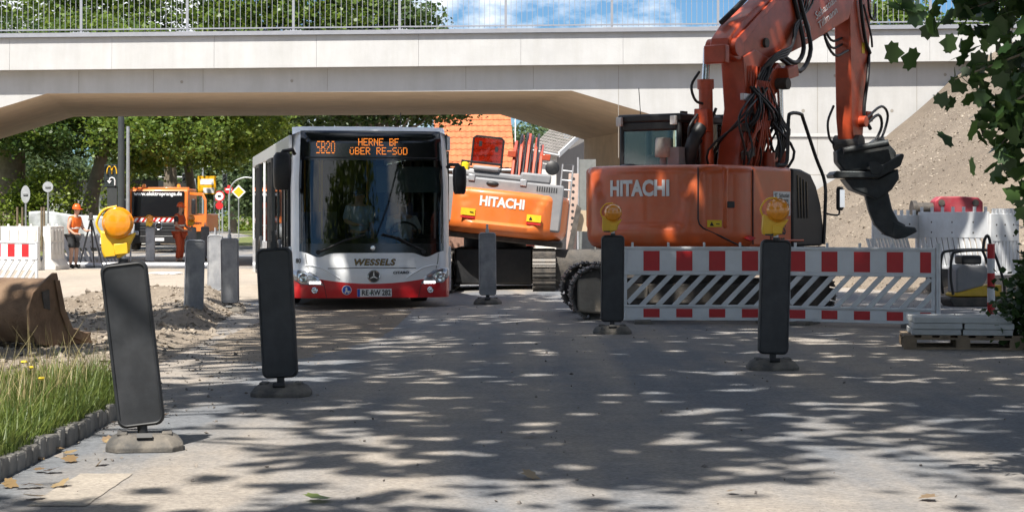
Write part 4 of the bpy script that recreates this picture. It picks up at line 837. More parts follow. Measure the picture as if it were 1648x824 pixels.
hoses(ex, sp_, M_org2, 'steel_pipe', rT)
hoses(ex, [([(1.75, VB - .2, 3.72), (2.1, VB - .26, 3.62), (2.35, VB - .26, 3.85), (2.3, VB - .2, 4.3), (2.1, VB - .18, 4.75)], .035), ([(1.7, VB - .22, 3.66), (2.15, VB - .30, 3.5), (2.5, VB - .3, 3.85), (2.4, VB - .22, 4.4), (2.2, VB - .18, 4.85)], .035), ([(1.2, VB - .2, 3.1), (1.3, VB - .24, 3.5), (1.7, VB - .22, 3.72)], .03),
    ([(3.6, VB - .1, 4.9), (3.35, VB - .1, 4.2), (3.7, VB - .1, 3.85), (4.18, VB - .1, 3.95)], .022), ([(3.7, VB, 4.9), (3.5, VB, 4.3), (3.8, VB, 3.98), (4.18, VB, 4.05)], .02), ([(3.75, VB + .05, 4.9), (3.6, VB + .05, 4.4), (3.9, VB + .05, 4.1), (4.18, VB, 4.15)], .02),
    ([(4.6, VB - .16, 5.6), (4.45, VB - .18, 4.9), (4.62, VB - .18, 4.2), (4.86, VB - .16, 3.95)], .03), ([(4.7, VB - .16, 5.4), (4.75, VB - .2, 4.6), (4.95, VB - .2, 4.5), (5.1, VB - .14, 4.75)], .02), ([(4.62, VB - .16, 4.7), (4.8, VB - .2, 4.25), (4.9, VB - .18, 4.05)], .018),
    ([(4.9, VB - .12, 4.0), (4.7, VB - .2, 3.6), (4.55, VB - .2, 3.0), (4.75, VB - .22, 2.75)], .03), ([(4.62, VB - .2, 2.9), (5.1, VB - .24, 3.12), (5.4, VB - .22, 2.98), (5.2, VB - .2, 2.62), (4.8, VB - .2, 2.42)], .022), ([(4.6, VB - .2, 2.8), (4.95, VB - .26, 2.98), (5.12, VB - .24, 2.8), (4.9, VB - .2, 2.5)], .024), ([(4.2, VB + .15, 3.1), (4.02, VB + .16, 2.85), (4.05, VB + .15, 2.6), (4.2, VB + .15, 2.5)], .02),
    ([(.18, .02, 2.8), (.0, .05, 2.6), (.1, .06, 2.35), (.35, .0, 2.5), (.5, -.1, 2.9)], .022), ([(.2, 0, 3.4), (.05, .04, 3.2), (.12, .02, 3.0), (.3, -.02, 2.95)], .02), ([(.5, VB + .1, 4.1), (.9, VB - .02, 4.42), (1.4, VB - .05, 4.75), (2.0, VB - .05, 5.05)], .04)], M_hose, 'hydraulic_hose', rT)
for k, (u_, v_, z_, d_) in enumerate(((.62, VB - .24, 2.62, (.14, .10, .12)), (.95, VB - .26, 2.42, (.18, .12, .10)), (.82, VB - .24, 2.9, (.10, .08, .2)), (1.15, VB - .27, 2.78, (.12, .1, .1)), (.55, VB - .3, 2.25, (.12, .12, .2)), (1.3, VB - .3, 2.2, (.1, .1, .16)))): MB().box((u_, v_, z_), d_, (0, .3 * k, 0)).build('valve_block', M_org2 if k % 2 else M_steel, ex, bevel=.012, rot=rT)
hoses(ex, [([(.5 + .09 * k, VB - .26, 2.0), (.48 + .1 * k, VB - .34, 2.3 + .1 * (k % 3)), (.7 + .05 * k, VB - .36, 2.65), (.75 + .09 * k, VB - .3, 2.95 + .06 * (k % 2)), (.9 + .05 * k, VB - .25, 3.3)], .018) for k in range(8)], M_org2, 'steel_pipe', rT)
hoses(ex, [([(1.1, VB - .2, 3.45), (1.45, VB - .28, 3.62 + .03 * k), (1.8 + .05 * k, VB - .28, 3.72 + .05 * k), (2.15, VB - .22, 4.0 + .06 * k), (2.45 + .1 * k, VB - .2, 4.55), (2.5 + .12 * k, VB - .19, 5.1)], .018) for k in range(4)], M_hose, 'hydraulic_hose', rT)
MB().cyl((4.56, VB - .24, 2.86), (4.56, VB + .2, 2.86), .09, n=14).box((4.78, VB - .1, 2.95), (.22, .2, .16)).build('link_pin', M_org2, ex, 40, bevel=.01, rot=rT)
MB().box((4.66, VB - .138, 4.02), (.10, .004, .17)).build('warning_label', M_stick_y, ex, rot=rT)
MB().cyl((4.42, VB - .22, 2.52), (4.42, VB + .22, 2.52), .13, n=18).build('stick_end_boss', M_steel, ex, 40, rot=rT)
# coupler and ripper, turned sideways; outlines in metres about the stick end
M_tool = mat('tool_steel', (.045, .052, .056), .5, .5, var=.3, dust=.4, dcol=(.11, .10, .09), dscale=4, bump=.2)
AX = Vector((5.36, 31.25, 0)); s_ = F / 31.25
def pq(l): return [((px - 1366) / s_, CAMZ - (y - HZ) / s_) for px, y in l]
def tool(name, l, y0, y1, bevel=.025, m=M_tool): return MB().prism(pq(l), (AX.x - EX[0], AX.y - EX[1] + y0, 0), (1, 0, 0), (0, 0, 1), (0, y1 - y0, 0)).build(name, m, ex, bevel=bevel)
tool('coupler_bracket', [(1338, 262), (1337, 243), (1352, 234), (1380, 240), (1402, 224), (1412, 222), (1426, 238), (1433, 246), (1430, 262), (1400, 276), (1350, 276)], -.16, .22)
tool('coupler_plate', [(1328, 282), (1334, 276), (1395, 277), (1438, 248), (1442, 251), (1436, 268), (1402, 287), (1330, 287)], -.34, .36, .012)
tool('coupler_side', [(1385, 262), (1398, 262), (1410, 270), (1402, 284), (1388, 280)], -.36, -.33, .01)
MB().cyl((AX.x - EX[0] - .2, AX.y - EX[1] - .28, 2.40), (AX.x - EX[0] + .5, AX.y - EX[1] - .28, 2.52), .055, n=14).build('tilt_cylinder', M_tool, ex, 40)
tool('ripper_head', [(1348, 288), (1362, 306), (1388, 316), (1402, 322), (1424, 306), (1436, 288), (1434, 272), (1402, 288)], -.24, .28)
tool('ripper_shank', [(1384, 312), (1391, 340), (1400, 362), (1416, 378), (1434, 384), (1446, 383), (1450, 362), (1438, 356), (1428, 336), (1421, 306)], -.07, .10)
tool('ripper_tip', [(1430, 357), (1426, 381), (1436, 385), (1448, 383), (1468, 373), (1465, 366), (1448, 364)], -.09, .12, .02)

# second excavator, seen from behind between bus and pier
TF = R(89); fx_, fy_ = -.33, 38.3
fe = thing('excavator', 'orange excavator seen from behind, leaning, between the bus and the bridge pier', 'excavator', (fx_, fy_, g(fx_, fy_)), 0)
rF = tuple((Matrix.Rotation(R(6), 3, 'Y') @ Matrix.Rotation(TF, 3, 'Z')).to_euler())
make_track(fe, -1.9, 1.9, -.95, .42, .72, TF, .0); make_track(fe, -1.9, 1.9, .95, .42, .72, TF, .0)
MB().b2(-.75, 1.6, -.74, .74, .10, .80).cyl((0, 0, .7), (0, 0, 1.0), .6, n=24).build('undercarriage', M_black, fe, bevel=.04, rot=(0, 0, TF))
M_orgl = mat('excavator_orange_bright', (.73, .165, .024), .42, var=.08, scale=3, coat=.3, dust=.25, dcol=(.45, .26, .15), dscale=2.2)  # brighter, yellower orange than the near machine's paint
cf = counterweight(1.03, 1.88).build('counterweight', M_orgl, fe, 50, rot=rF)
cw_text('HITACHI', .245, M_wlet, cf, 1.64, off=-.055, bold=.010, sx=.90)
for s0 in (-.62, .62):
    o = None; me = MB(); q, n_ = cw_at(s0)
    o = MB().box(q + n_ * .002 + Vector((0, 0, 1.42)), (.01, .27, .13), (0, 0, -.12 * math.copysign(1, s0))).build('warning_label', M_stick_y, cf)
    MB().prism([(-.035, -.03), (.035, -.03), (0, .03)], q + n_ * .009 + Vector((0, .06, 1.42)), (0, 1, 0), (0, 0, 1), (-.003, 0, 0)).box(q + n_ * .009 + Vector((0, -.07, 1.42)), (.004, .07, .012)).build('warning_symbol', M_inkblk, o)
    MB().box(q + n_ * .0 + Vector((0, 0, 1.32)), (.012, .27, .03), (0, 0, -.12 * math.copysign(1, s0))).build('red_stripe', M_red, cf)
MB().b2(-1.0, 1.3, -1.2, 1.2, .92, 1.04).build('slew_platform', M_steel, fe, bevel=.03, rot=rF)
b = MB(); b.b2(-1.22, .2, -1.12, 1.15, 1.2, 2.08); b.build('engine_hood', M_exgrey, fe, bevel=.04, rot=rF)
MB().b2(-1.10, -.2, -.72, 1.0, 2.08, 2.2).b2(-1.15, -.5, .12, .62, 2.2, 2.30).b2(-1.12, -.6, -.86, -.28, 2.08, 2.26).build('hood_cover', M_exgrey, fe, bevel=.04, rot=rF)
for v in (-.35, .62): MB().box((-1.22, v, 2.06), (.05, .12, .12)).build('hinge', M_galv, fe, bevel=.01, rot=rF)
b = MB()
for k in range(9): b.box((-1.225, -.62 - .045 * k, 1.98), (.01, .02, .09))
b.build('vent_slots', M_dark, fe, rot=rF)
MB().ell((-1.22, .22, 1.98), (.03, .12, .05)).build('filler_cap', M_black, fe, 60, rot=rF)
M_amb = glassmat('reddish_hatch_glass', (.45, .16, .13), .8)
o = MB().b2(-.12, -.08, .12, .70, 2.35, 2.86).build('open_hatch', M_amb, fe, bevel=.03, rot=rF)
b = MB(); b.tube([(-.14, .12, 2.3), (-.14, .12, 2.84), (-.14, .17, 2.88), (-.14, .65, 2.88), (-.14, .70, 2.84), (-.14, .70, 2.3)], .02, 6); b.build('hatch_frame', M_black, o, 60)
MB().box((-.15, .56, 2.74), (.04, .06, .1)).box((-.15, .24, 2.66), (.04, .06, .1)).build('hatch_latch', M_black, o)
MB().lathe([(.09, 0), (.09, .12), (.06, .15), (0, .155)], (-.9, .78, 2.2), (0, 0, 1), 14).build('beacon', mat('beacon_yellow', (.8, .6, .02), .3), fe, 40, rot=rF)
MB().tube([(-.95, .85, 2.08), (-.95, .85, 2.36), (-.95, .1, 2.36), (-.95, .1, 2.2)], .02, 6).tube([(-.95, .85, 2.24), (-.95, .1, 2.24)], .015, 6).build('hood_rail', M_black, fe, 60, rot=rF)
for k, v in enumerate((-.62, -.50, -.36, -.22, -.10)):
    hh = (.05, .18, .25, .2, .08)[k]
    MB().prism([(-.1, 1.9), (.5, 1.9), (1.2, 2.5 + hh), (2.6, 2.3 + hh), (4.6, .8), (4.6, 1.1), (2.6, 2.62 + hh), (1.15, 2.84 + hh), (.4, 2.6 + hh)], (0, v - .03, 0), (1, 0, 0), (0, 0, 1), (0, .06, 0)).build('boom_plate', M_org2, fe, bevel=.012, rot=rF)
plate2 = MB().prism([(0, 1.8), (.5, 1.8), (1.2, 2.4), (2.6, 2.3), (4.6, .8), (4.6, 1.05), (2.6, 2.5), (1.15, 2.72), (.4, 2.5)], (0, -.62, 0), (1, 0, 0), (0, 0, 1), (0, .52, 0)).build('boom', M_org2, fe, bevel=.02, rot=rF)
for k in range(4): hoses(fe, [([(-.15, -.18 - .12 * k, 1.95), (.25, -.18 - .12 * k, 2.5), (.7, -.2 - .11 * k, 2.95), (1.3, -.2 - .11 * k, 3.05 + .04 * (k % 2))], .025)], M_hose, 'hydraulic_hose', rF)
for v in (-.05, -.72): MB().box((.35, v, 2.62), (.2, .16, .12)).build('boom_lamp_bracket', M_org2, fe, bevel=.01, rot=rF)
MB().lathe([(0, 0), (.13, .02), (.14, .06), (.1, .08), (0, .085)], (.3, -.86, 2.42), (-1, 0, .1), 18).build('round_mirror', M_black, fe, 40, rot=rF)
b = MB()
for k in range(7): b.tube([(-.5, -1.25, 1.3 + .18 * k), (-.5, -1.05, 1.3 + .18 * k)], .015, 5)
b.tube([(-.5, -1.25, 1.1), (-.5, -1.25, 2.5), (-.5, -1.05, 2.5), (-.5, -1.05, 1.1)], .018, 6); b.build('ladder', M_galv, fe, 60, rot=rF)
# steel blade resting between the two machines
bl = thing('dozer_blade', 'dark steel dozer blade standing on the ground between the two orange excavators', 'blade', (1.25, 37.3, 0), R(4))
MB().prism([(0, 0), (.10, .05), (.04, .30), (.06, .55), (.14, .72), (.2, .72), (.16, .3), (.24, 0)], (-.62, 0, 0), (0, 1, 0), (0, 0, 1), (1.7, 0, 0)).build('curved_plate', M_steel, bl, 40)
MB().prism([(-.02, 0), (.26, 0), (.22, .3), (.24, .76), (.10, .76), (.0, .55), (-.04, .3)], (-.66, 0, 0), (0, 1, 0), (0, 0, 1), (.05, 0, 0)).build('end_plate', M_steel, bl, bevel=.01)
MB().cyl((-.5, .2, .70), (1.05, .2, .70), .06, n=12).build('top_tube', M_steel, bl, 40)
# ---------------------------------------------------------------- gravel heap, soil, stones
def heapz(x, y):
    d = x - 5.3 - 2.2 * (1 - sm(y, 33, 44)); P = [(0, 0), (1.4, .75), (2.4, 1.6), (4.2, 2.75), (5.9, 4.2), (7.1, 5.3), (8.6, 6.2), (11, 6.6), (40, 6.7)]
    if d <= 0: return -.05
    for (a, b_), (c, e) in zip(P[:-1], P[1:]):
        if d <= c: h = b_ + (e - b_) * (d - a) / (c - a); break
    f = .10 + .90 * sm(y, 29.5, 41) ; f *= sm(y, 28.0, 30.5)
    return h * f + .05 * math.sin(x * 2.3 + y) * math.sin(y * 1.9) * min(1, d) - .02
M_gravel = groundmat('loose_gravel', (.25, .205, .16), (.36, .30, .235), .36, .60, False, 1.0)
hp = MB(); nx, ny = 90, 70; xs_ = np.linspace(4.0, 24, nx); ys_ = np.linspace(27.5, 55.9, ny)
hp.add([(x, y, heapz(x, y)) for x in xs_ for y in ys_], [(i * ny + j, (i + 1) * ny + j, (i + 1) * ny + j + 1, i * ny + j + 1) for i in range(nx - 1) for j in range(ny - 1)])
tag(hp.build('gravel_heap', M_gravel, smooth=180), kind='structure')
def stones(name, label, pts, size, m, cat='stones'):
    n = len(pts); base = np.array([(1, 0, 0), (-1, 0, 0), (0, 1, 0), (0, -1, 0), (0, 0, .8), (0, 0, -.5)]); tri = [(0, 2, 4), (2, 1, 4), (1, 3, 4), (3, 0, 4), (2, 0, 5), (1, 2, 5), (3, 1, 5), (0, 3, 5)]
    s = size * RNG.lognormal(0, .45, n); v = np.einsum('nij,kj->nki', rotmats(n, .6), base * np.array([1, .8, .6])) * (s[:, None] * RNG.uniform(.7, 1.2, (n, 6)))[:, :, None] + np.asarray(pts)[:, None, :]
    o = link(name, npmesh(name, v[:, np.array(tri).ravel(), :].reshape(-1, 3), 3, m)); return tag(o, label, cat, kind='stuff')
def stonemat(name, c1, c2):
    m, n, l, b = _bsdf(name); gm = n.new('ShaderNodeNewGeometry'); oi = n.new('ShaderNodeTexNoise'); oi.inputs['Scale'].default_value = 9; l.new(gm.outputs['Position'], oi.inputs['Vector'])
    rp = n.new('ShaderNodeValToRGB'); rp.color_ramp.elements[0].position = .35; rp.color_ramp.elements[1].position = .65; rp.color_ramp.elements[0].color = (*c1, 1); rp.color_ramp.elements[1].color = (*c2, 1); l.new(oi.outputs['Fac'], rp.inputs[0]); l.new(rp.outputs[0], b.inputs['Base Color']); b.inputs['Roughness'].default_value = .9; return m
M_stone = stonemat('stones_beige', (.19, .16, .13), (.38, .325, .26)); M_stoned = stonemat('stones_dark', (.09, .08, .075), (.26, .23, .2))
hx = RNG.uniform(4.4, 14, 16000); hy = RNG.uniform(30, 54, 16000); stones('gravel_stones', 'loose gravel lying over the big heap by the bridge wall', [(x, y, heapz(x, y) + .005) for x, y in zip(hx, hy)], .020, M_stone)
def mound(x, y):
    h = .34 * math.exp(-((x + 5.6) / 1.7) ** 2 - ((y - 31.6) / 1.3) ** 2) + .22 * math.exp(-((x + 4.6) / .8) ** 2 - ((y - 28.6) / 2.2) ** 2) + .16 * math.exp(-((x + 7.2) / 1.4) ** 2 - ((y - 27) / 2.5) ** 2) + .10 * math.exp(-((x + 4.0) / .5) ** 2 - ((y - 22) / 2.8) ** 2)
    return h + .022 * (math.sin(x * 5 + y * 2.1) * math.sin(y * 4.2 - x * 2) + .6 * math.sin(x * 11 - y * 3) * math.sin(y * 9))
dm = MB(); nx, ny = 70, 80; xs_ = np.linspace(-10, -3.25, nx); ys_ = np.linspace(15.4, 33.6, ny)
def mz(x, y):
    e = min(1, max(0, (x + 10) / .6), max(0, (-3.25 - .06 * (y - 15.4) - x) / .5) if True else 1, max(0, (33.6 - y) / .8), max(0, (y - 15.4) / .6)); return g(x, y) - .03 + (.035 + mound(x, y)) * max(0, e)
dm.add([(x, y, mz(x, y)) for x in xs_ for y in ys_], [(i * ny + j, (i + 1) * ny + j, (i + 1) * ny + j + 1, i * ny + j + 1) for i in range(nx - 1) for j in range(ny - 1)])
tag(dm.build('dug_soil', M_soil, smooth=180), kind='structure')
dx = RNG.uniform(-9.5, -3.4, 5200); dy = RNG.uniform(16, 33.4, 5200); stones('soil_stones', 'stones and clods lying on the dug soil left of the bus', [(x, y, mz(x, y) + .006) for x, y in zip(dx, dy)], .030, M_stone)
n_ = 2600; rx = np.concatenate([RNG.uniform(-3, 7, 500), RNG.normal(-3.0, .5, 1200)]); ry = np.concatenate([RNG.uniform(8, 31, 500), RNG.uniform(11, 30, 1200)])
stones('road_grit', 'small stones scattered on the dusty road', [(x, y, g(x, y) + .006) for x, y in zip(rx, ry)], .010, M_stoned)

# ---------------------------------------------------------------- guide posts (bollards)
M_amber = mat('amber_lens', (.80, .28, .012), .18, var=.12, scale=30, coat=.8)
M_lampy = mat('lamp_housing_yellow', (.80, .47, .02), .42, var=.06, dust=.1, dscale=8)
M_foot = mat('foot_rubber', (.075, .072, .068), .85, var=.2, dust=.75, dcol=(.30, .26, .21), dscale=4, bump=.3)
M_refl = mat('post_back_grey', (.020, .022, .025), .5, var=.3, scale=10, dust=.22, dcol=(.11, .11, .115), dscale=3)
def rrect(w, h, r, n=5):
    P = []
    for cx, cz, a0 in ((w / 2 - r, h / 2 - r, 0), (-w / 2 + r, h / 2 - r, 90), (-w / 2 + r, -h / 2 + r, 180), (w / 2 - r, -h / 2 + r, 270)):
        for k in range(n + 1): a = R(a0 + 90 * k / n); P.append((cx + r * math.cos(a), cz + r * math.sin(a)))
    return P
def sunlit_dusty_refl(nm, d, c): return mat(nm, (.24, .25, .27), .55, var=.2, scale=10, dust=d, dcol=c, dscale=3)
M_refl_sunlit = sunlit_dusty_refl('post_back_sunlit_dusty', .8, (.46, .46, .46))  # same post rubber lightened: sunlight put into the colour, plus dust
def lamp(root, z, s=1.0):
    """amber warning lamp on its bracket: lens, rim, battery box, loop"""
    b = MB().lathe([(.0, .05), (.05, .048), (.085, .035), (.098, .012), (.10, 0), (.098, -.02), (.05, -.03), (0, -.03)], (0, -.06, z + .235), (0, -1, 0), 28).build('lens', M_amber, root, 40)
    MB().tube([(.099 * math.cos(t), -.062, z + .235 + .099 * math.sin(t)) for t in np.linspace(0, 2 * math.pi, 29)], .007, 6).build('lens_rim', M_amber, b, 60)
    h = MB().prism([(-.13, .06), (-.125, .20), (-.06, .17), (.0, .13), (.07, .15), (.11, .16), (.06, .08), (.05, .03), (-.02, .0), (-.12, .01)], (0, -.04, z), (1, 0, 0), (0, 0, 1), (0, .09, 0)).build('battery_box', M_lampy, root, bevel=.012)
    MB().box((.0, -.05, z + .06), (.09, .03, .075)).build('cover_plate', M_lampy, h, bevel=.006); MB().box((-.07, -.045, z + .012), (.07, .03, .014)).build('rubber_seal', M_black, h)
    hoses(root, [([(-.125, 0, z + .18), (-.145, 0, z + .25), (-.09, 0, z + .33), (0, 0, z + .345)], .009)], M_lampy, 'carrying_loop')
    MB().cyl((.0, 0, z - .09), (0, 0, z + .02), .022, n=10).build('lamp_stem', M_galv, root, 40)
def post(label, px, Y, tilt=0, lean=0, yaw=0, with_lamp=False, stub=True, m=M_refl, h=1.0, foot_yaw=0, gz=None, ls=1.0):
    x, y, z = at(px, Y); z = z if gz is None else gz
    t = thing('guide_post', label, 'guide post', (x, y, z), 0, 'black guide posts along the works')
    rt = (R(lean), R(tilt), R(yaw))
    Mx = Euler(rt).to_matrix()
    secs = []
    for yy, k in ((-.035, .94), (-.02, 1), (.02, 1), (.035, .94)):
        secs.append([Vector((p[0] * k, yy, p[1] * (1 - (1 - k) * .3))) for p in rrect(.275, h, .05)])
    fr_ = MB().loft(secs); o = fr_.build('panel', m, t, 35, rot=rt); o.location = Mx @ Vector((0, 0, .135 + h / 2)) + Vector((0, 0, .0))
    rim = MB(); P = rrect(.25, h - .03, .045); rim.tube([(p[0], -.037, p[1]) for p in P + P[:1]], .0085, 6); rim.build('panel_rim', m, o, 60)
    b = MB(); b.cyl(Mx @ Vector((0, 0, .07)), Mx @ Vector((0, 0, .15)), .03, n=10); b.build('stem', M_black, t, 40)
    f = MB()
    for k, (hx_, hy_, z0) in enumerate(((.40, .20, 0), (.41, .21, .035), (.34, .15, .085), (.25, .10, .105))): pass
    oc = lambda hx_, hy_, zz: [(hx_ * a, hy_ * c, zz) for a, c in ((1, .55), (.72, 1), (-.72, 1), (-1, .55), (-1, -.55), (-.72, -1), (.72, -1), (1, -.55))]
    f.loft([oc(.225, .21, .0), oc(.225, .21, .03), oc(.19, .17, .075), oc(.15, .13, .095)]); fo = f.build('foot', M_foot, t, bevel=.005, rot=(0, 0, R(foot_yaw)))
    MB().box((0, -.16, .085), (.09, .05, .03), (R(-35), 0, 0)).build('foot_grip', M_black, fo)
    for sx in (-.13, .13): MB().box((sx, -.02, .098), (.06, .16, .016)).build('foot_rib', M_foot, fo, bevel=.006)
    top = Mx @ Vector((0, 0, .135 + h))
    if with_lamp:
        L0 = MB().cyl((0, 0, -.01), (0, 0, .02), .03, n=10).build('lamp_socket', M_black, t, 40, loc=top)
        k0 = len(t.children); lamp(t, .03)
        for ch in t.children:
            if ch.name.split('.')[0] in ('lens', 'battery_box', 'carrying_loop', 'lamp_stem'): ch.location = top + Vector((0, 0, 0)); ch.rotation_euler = rt; ch.scale = (ls, ls, ls)
    elif stub:
        MB().cyl(top + Vector((0, 0, -.01)), top + Mx @ Vector((0, 0, .05)), .03, n=10).cyl(top + Mx @ Vector((0, 0, .05)), top + Mx @ Vector((0, 0, .13)), .018, n=8).build('lamp_stub', M_galv if m is M_refl_sunlit else M_black, t, 40)
    return t
post('leaning black guide post with an amber lamp, nearest the camera by the grass', 233, 11.75, -6.5, 0, 6, True, foot_yaw=10, h=.975, ls=.88)
post('black guide post before the bus front, without lamp', 453, 15.3, -3, 0, -4, h=1.0)
post('black guide post with amber lamp standing before the white barrier join', 1243, 17.9, 1.6, 0, 2, True, h=1.03)
post('black guide post with amber lamp before the near excavator track', 985, 23.4, .5, 0, -3, True, h=1.02)
post('dusty sunlit-grey guide post on the soil, left of the pair beside the bus', 311, 28.0, 1.5, 0, 14, m=M_refl_sunlit, stub=False)
post('dusty sunlit-grey guide post nearest the bus side', 371, 30.4, -.8, 0, -8, m=M_refl_sunlit)
post('dusty sunlit-grey guide post half hidden behind the one nearest the bus side', 346, 35.5, .3, 0, -5, m=M_refl_sunlit)
post('dusty sunlit-grey guide post standing alone before the leaning excavator', 785, 31.6, -.4, 0, 4, m=M_refl_sunlit)
post('far guide post with amber lamp before the orange truck radiator', 242, 59, 0, 0, 0, True, m=M_refl_sunlit)
post('far guide post with amber lamp right of the dark worker', 309, 63, 0, 0, 0, True, m=M_refl_sunlit)
post('far guide post beyond the bridge, beside the bus side', 330, 66, 0, 0, 0, m=M_refl_sunlit)

# ---------------------------------------------------------------- plastic barriers
M_bar = mat('barrier_white_plastic', (.66, .68, .70), .45, var=.06, dust=.30, dcol=(.38, .34, .29), dscale=4)
M_barr = mat('barrier_red_sheeting', (.50, .012, .016), .4, var=.08, dust=.12, dcol=(.3, .12, .1), dscale=5)
M_barw = mat('barrier_white_sheeting', (.70, .72, .74), .35, var=.04, dust=.15, dscale=4)
def barrier(label, x0, y0, x1, y1, z=.0, start=1, group='red and white barriers', rev=False, endpost=False):
    L = math.dist((x0, y0), (x1, y1)); a = math.atan2(y1 - y0, x1 - x0)
    t = thing('safety_barrier', label, 'barrier', (x0, y0, z), a, group)
    b = MB(); b.b2(0, L, -.02, .02, .015, .035); b.b2(0, L, -.035, .035, .185, .215); b.b2(0, L, -.035, .035, .60, .632); b.b2(0, L, -.03, .03, .93, .965); b.b2(0, .05, -.022, .022, .035, .93); b.b2(L - .05, L, -.022, .022, .035, .93); b.build('frame', M_bar, t, bevel=.006)
    MB().b2(.05, L - .05, -.012, .016, .632, .93).build('upper_board', M_bar, t); MB().b2(.05, L - .05, -.012, .016, .035, .185).build('lower_board', M_bar, t)
    w = .211; n = int((L - .1) / w)
    for k in range(n + 1):
        a0 = .05 + k * w; a1 = min(L - .055, a0 + w - .004)
        if a1 - a0 < .03: continue
        red = (k + start) % 2 == 0
        for za, zb_ in ((.655, .91), (.055, .165)): MB().b2(a0, a1, -.016, -.0125, za, zb_).build('red_sheeting' if red else 'white_sheeting', M_barr if red else M_barw, t)
    x = -.22; sgn = -1 if rev else 1
    while x < L - .02:
        p = [(x, .215), (x + .085, .215), (x + .455, .60), (x + .37, .60)]
        q = [(max(.045, min(L - .045, u)), v) for u, v in p]
        # clip the slat's ends at the frame
        def clip(u, v):
            if u < .045: return (.045, v + (.045 - u) * (.385 / .37))
            if u > L - .045: return (L - .045, v - (u - L + .045) * (.385 / .37))
            return (u, v)
        q = [clip(*c) for c in p]; q = [(u, max(.215, min(.60, v))) for u, v in q]
        if rev: q = [(L - u, v) for u, v in q]
        MB().prism(q, (0, -.016, 0), (1, 0, 0), (0, 0, 1), (0, .032, 0)).build('slat', M_bar, t, bevel=.004)
        x += .211
    for k in range(5):
        xx = .12 + k * (L - .24) / 4; MB().box((xx, 0, .985), (.03, .03, .07)).build('connector_peg', M_bar, t, bevel=.005)
    for xx in (.25, L - .25): MB().box((xx, 0, .0), (.22, .62, .05)).build('base_foot', M_foot, t, bevel=.012)
    if endpost: MB().cyl((L + .035, -.01, 0), (L + .035, -.01, 1.02), .028, n=12).build('end_post', M_galv, t, 40)
    return t
barrier('red and white slotted barrier before the excavator tracks, left section', (1003 - 824) / F * 25.7, 25.7, (1264 - 824) / F * 25.6, 25.6, .02)
barrier('red and white slotted barrier before the gravel heap, right section', (1268 - 824) / F * 25.3, 25.45, (1506 - 824) / F * 24.6, 24.6, .02, 0, endpost=True)
barrier('sunlit red and white barrier behind the rusty bucket at the left edge', -11.4, 41.0, -9.45, 39.6, g(-9, 40), 1)
M_cream = mat('white_hoarding_plastic', (.66, .65, .62), .55, var=.06, dust=.4, dcol=(.42, .38, .32), dscale=2.5, streak=.7)
def hoard(label, x, y, rz, w=1.0):
    t = thing('barrier_block', label, 'barrier', (x, y, g(x, y)), rz, 'white barrier blocks at the left edge')
    MB().prism([(-.25, 0), (.25, 0), (.25, .12), (.12, .3), (.10, 1.2), (-.10, 1.2), (-.12, .3), (-.25, .12)], (0, 0, 0), (0, 1, 0), (0, 0, 1), (w - .02, 0, 0)).build('shell', M_cream, t, bevel=.02)
    for k in range(4): MB().b2(.06 + k * w * .235, .06 + k * w * .235 + w * .17, -.132, -.118, .42, .74).build('recess_panel', M_cream, t, bevel=.005); MB().b2(.06 + k * w * .235, .06 + k * w * .235 + w * .17, -.132, -.114, .80, 1.12).build('recess_panel', M_cream, t, bevel=.005)
    for k in range(3): MB().box((.18 + k * w * .3, 0, 1.23), (.05, .05, .07)).build('connector_peg', M_cream, t)
for i, lab in enumerate(('leftmost white barrier block in the row behind the red and white barrier', 'second white barrier block from the left edge', 'third white barrier block from the left edge', 'white barrier block at the corner beside the orange-vested worker')): hoard(lab, -17.0 + 1.05 * i, 54.2 - .07 * i, R(-4), 1.05)
hoard('white barrier block turned away behind the orange-vested worker', -12.66, 54.1, R(88), 1.45)
def slotfence(label, x0, y0, x1, y1, z, h=.95, diag=0.0, group='white slotted fence panels', ns=12, top=.45):
    L = math.dist((x0, y0), (x1, y1)); t = thing('fence_panel', label, 'fence', (x0, y0, z), math.atan2(y1 - y0, x1 - x0), group)
    b = MB(); b.b2(0, L, -.02, .02, 0, .05); b.b2(0, L, -.02, .02, h * (1 - top), h); b.b2(0, .04, -.025, .025, .05, h * (1 - top)); b.b2(L - .04, L, -.025, .025, .05, h * (1 - top)); b.build('frame', M_bar, t, bevel=.006)
    for k in range(ns):
        u = .04 + (L - .08) * k / ns; w = (L - .08) / ns * .62; d = diag * h * (1 - top)
        MB().prism([(u, .05), (u + w, .05), (min(L - .04, u + w + d), h * (1 - top)), (min(L - .04 - .01, u + d), h * (1 - top))], (0, -.014, 0), (1, 0, 0), (0, 0, 1), (0, .028, 0)).build('slat', M_bar, t)
    for k in range(7): MB().box((.08 + k * (L - .16) / 6, 0, h + .04), (.05, .03, .09)).build('picket_tip', M_bar, t)
    for k in range(3):
        for zz in (.62, .8): MB().cyl((L * (.2 + .3 * k), -.021, h * zz + .02), (L * (.2 + .3 * k), -.018, h * zz + .02), .018, n=8).build('bolt', M_steel, t)
    return t
fz = lambda x, y: max(0, heapz(x, y))
slotfence('white slotted fence panel left end, below the ripper tooth', 6.05, 33.4, 6.92, 33.9, .52, .88, -.35)
slotfence('white slotted fence panel in the middle, angled towards the plate compactor', 6.94, 33.9, 7.72, 32.2, .50, .95, -.25)
slotfence('white slotted fence panel right end, before the red attachment', 7.74, 32.2, 8.3, 32.6, .42, 1.0, 0, ns=7)
slotfence('white far barrier with slanting slots, left of the orange truck', -12.6, 61, -11.8, 61.6, g(-12, 61), .85, -.4, ns=8, top=.4); slotfence('white far barrier with slanting slots beside the amber lamps', -13.9, 60.2, -12.65, 61, g(-12, 61), .85, -.4, ns=8, top=.4)

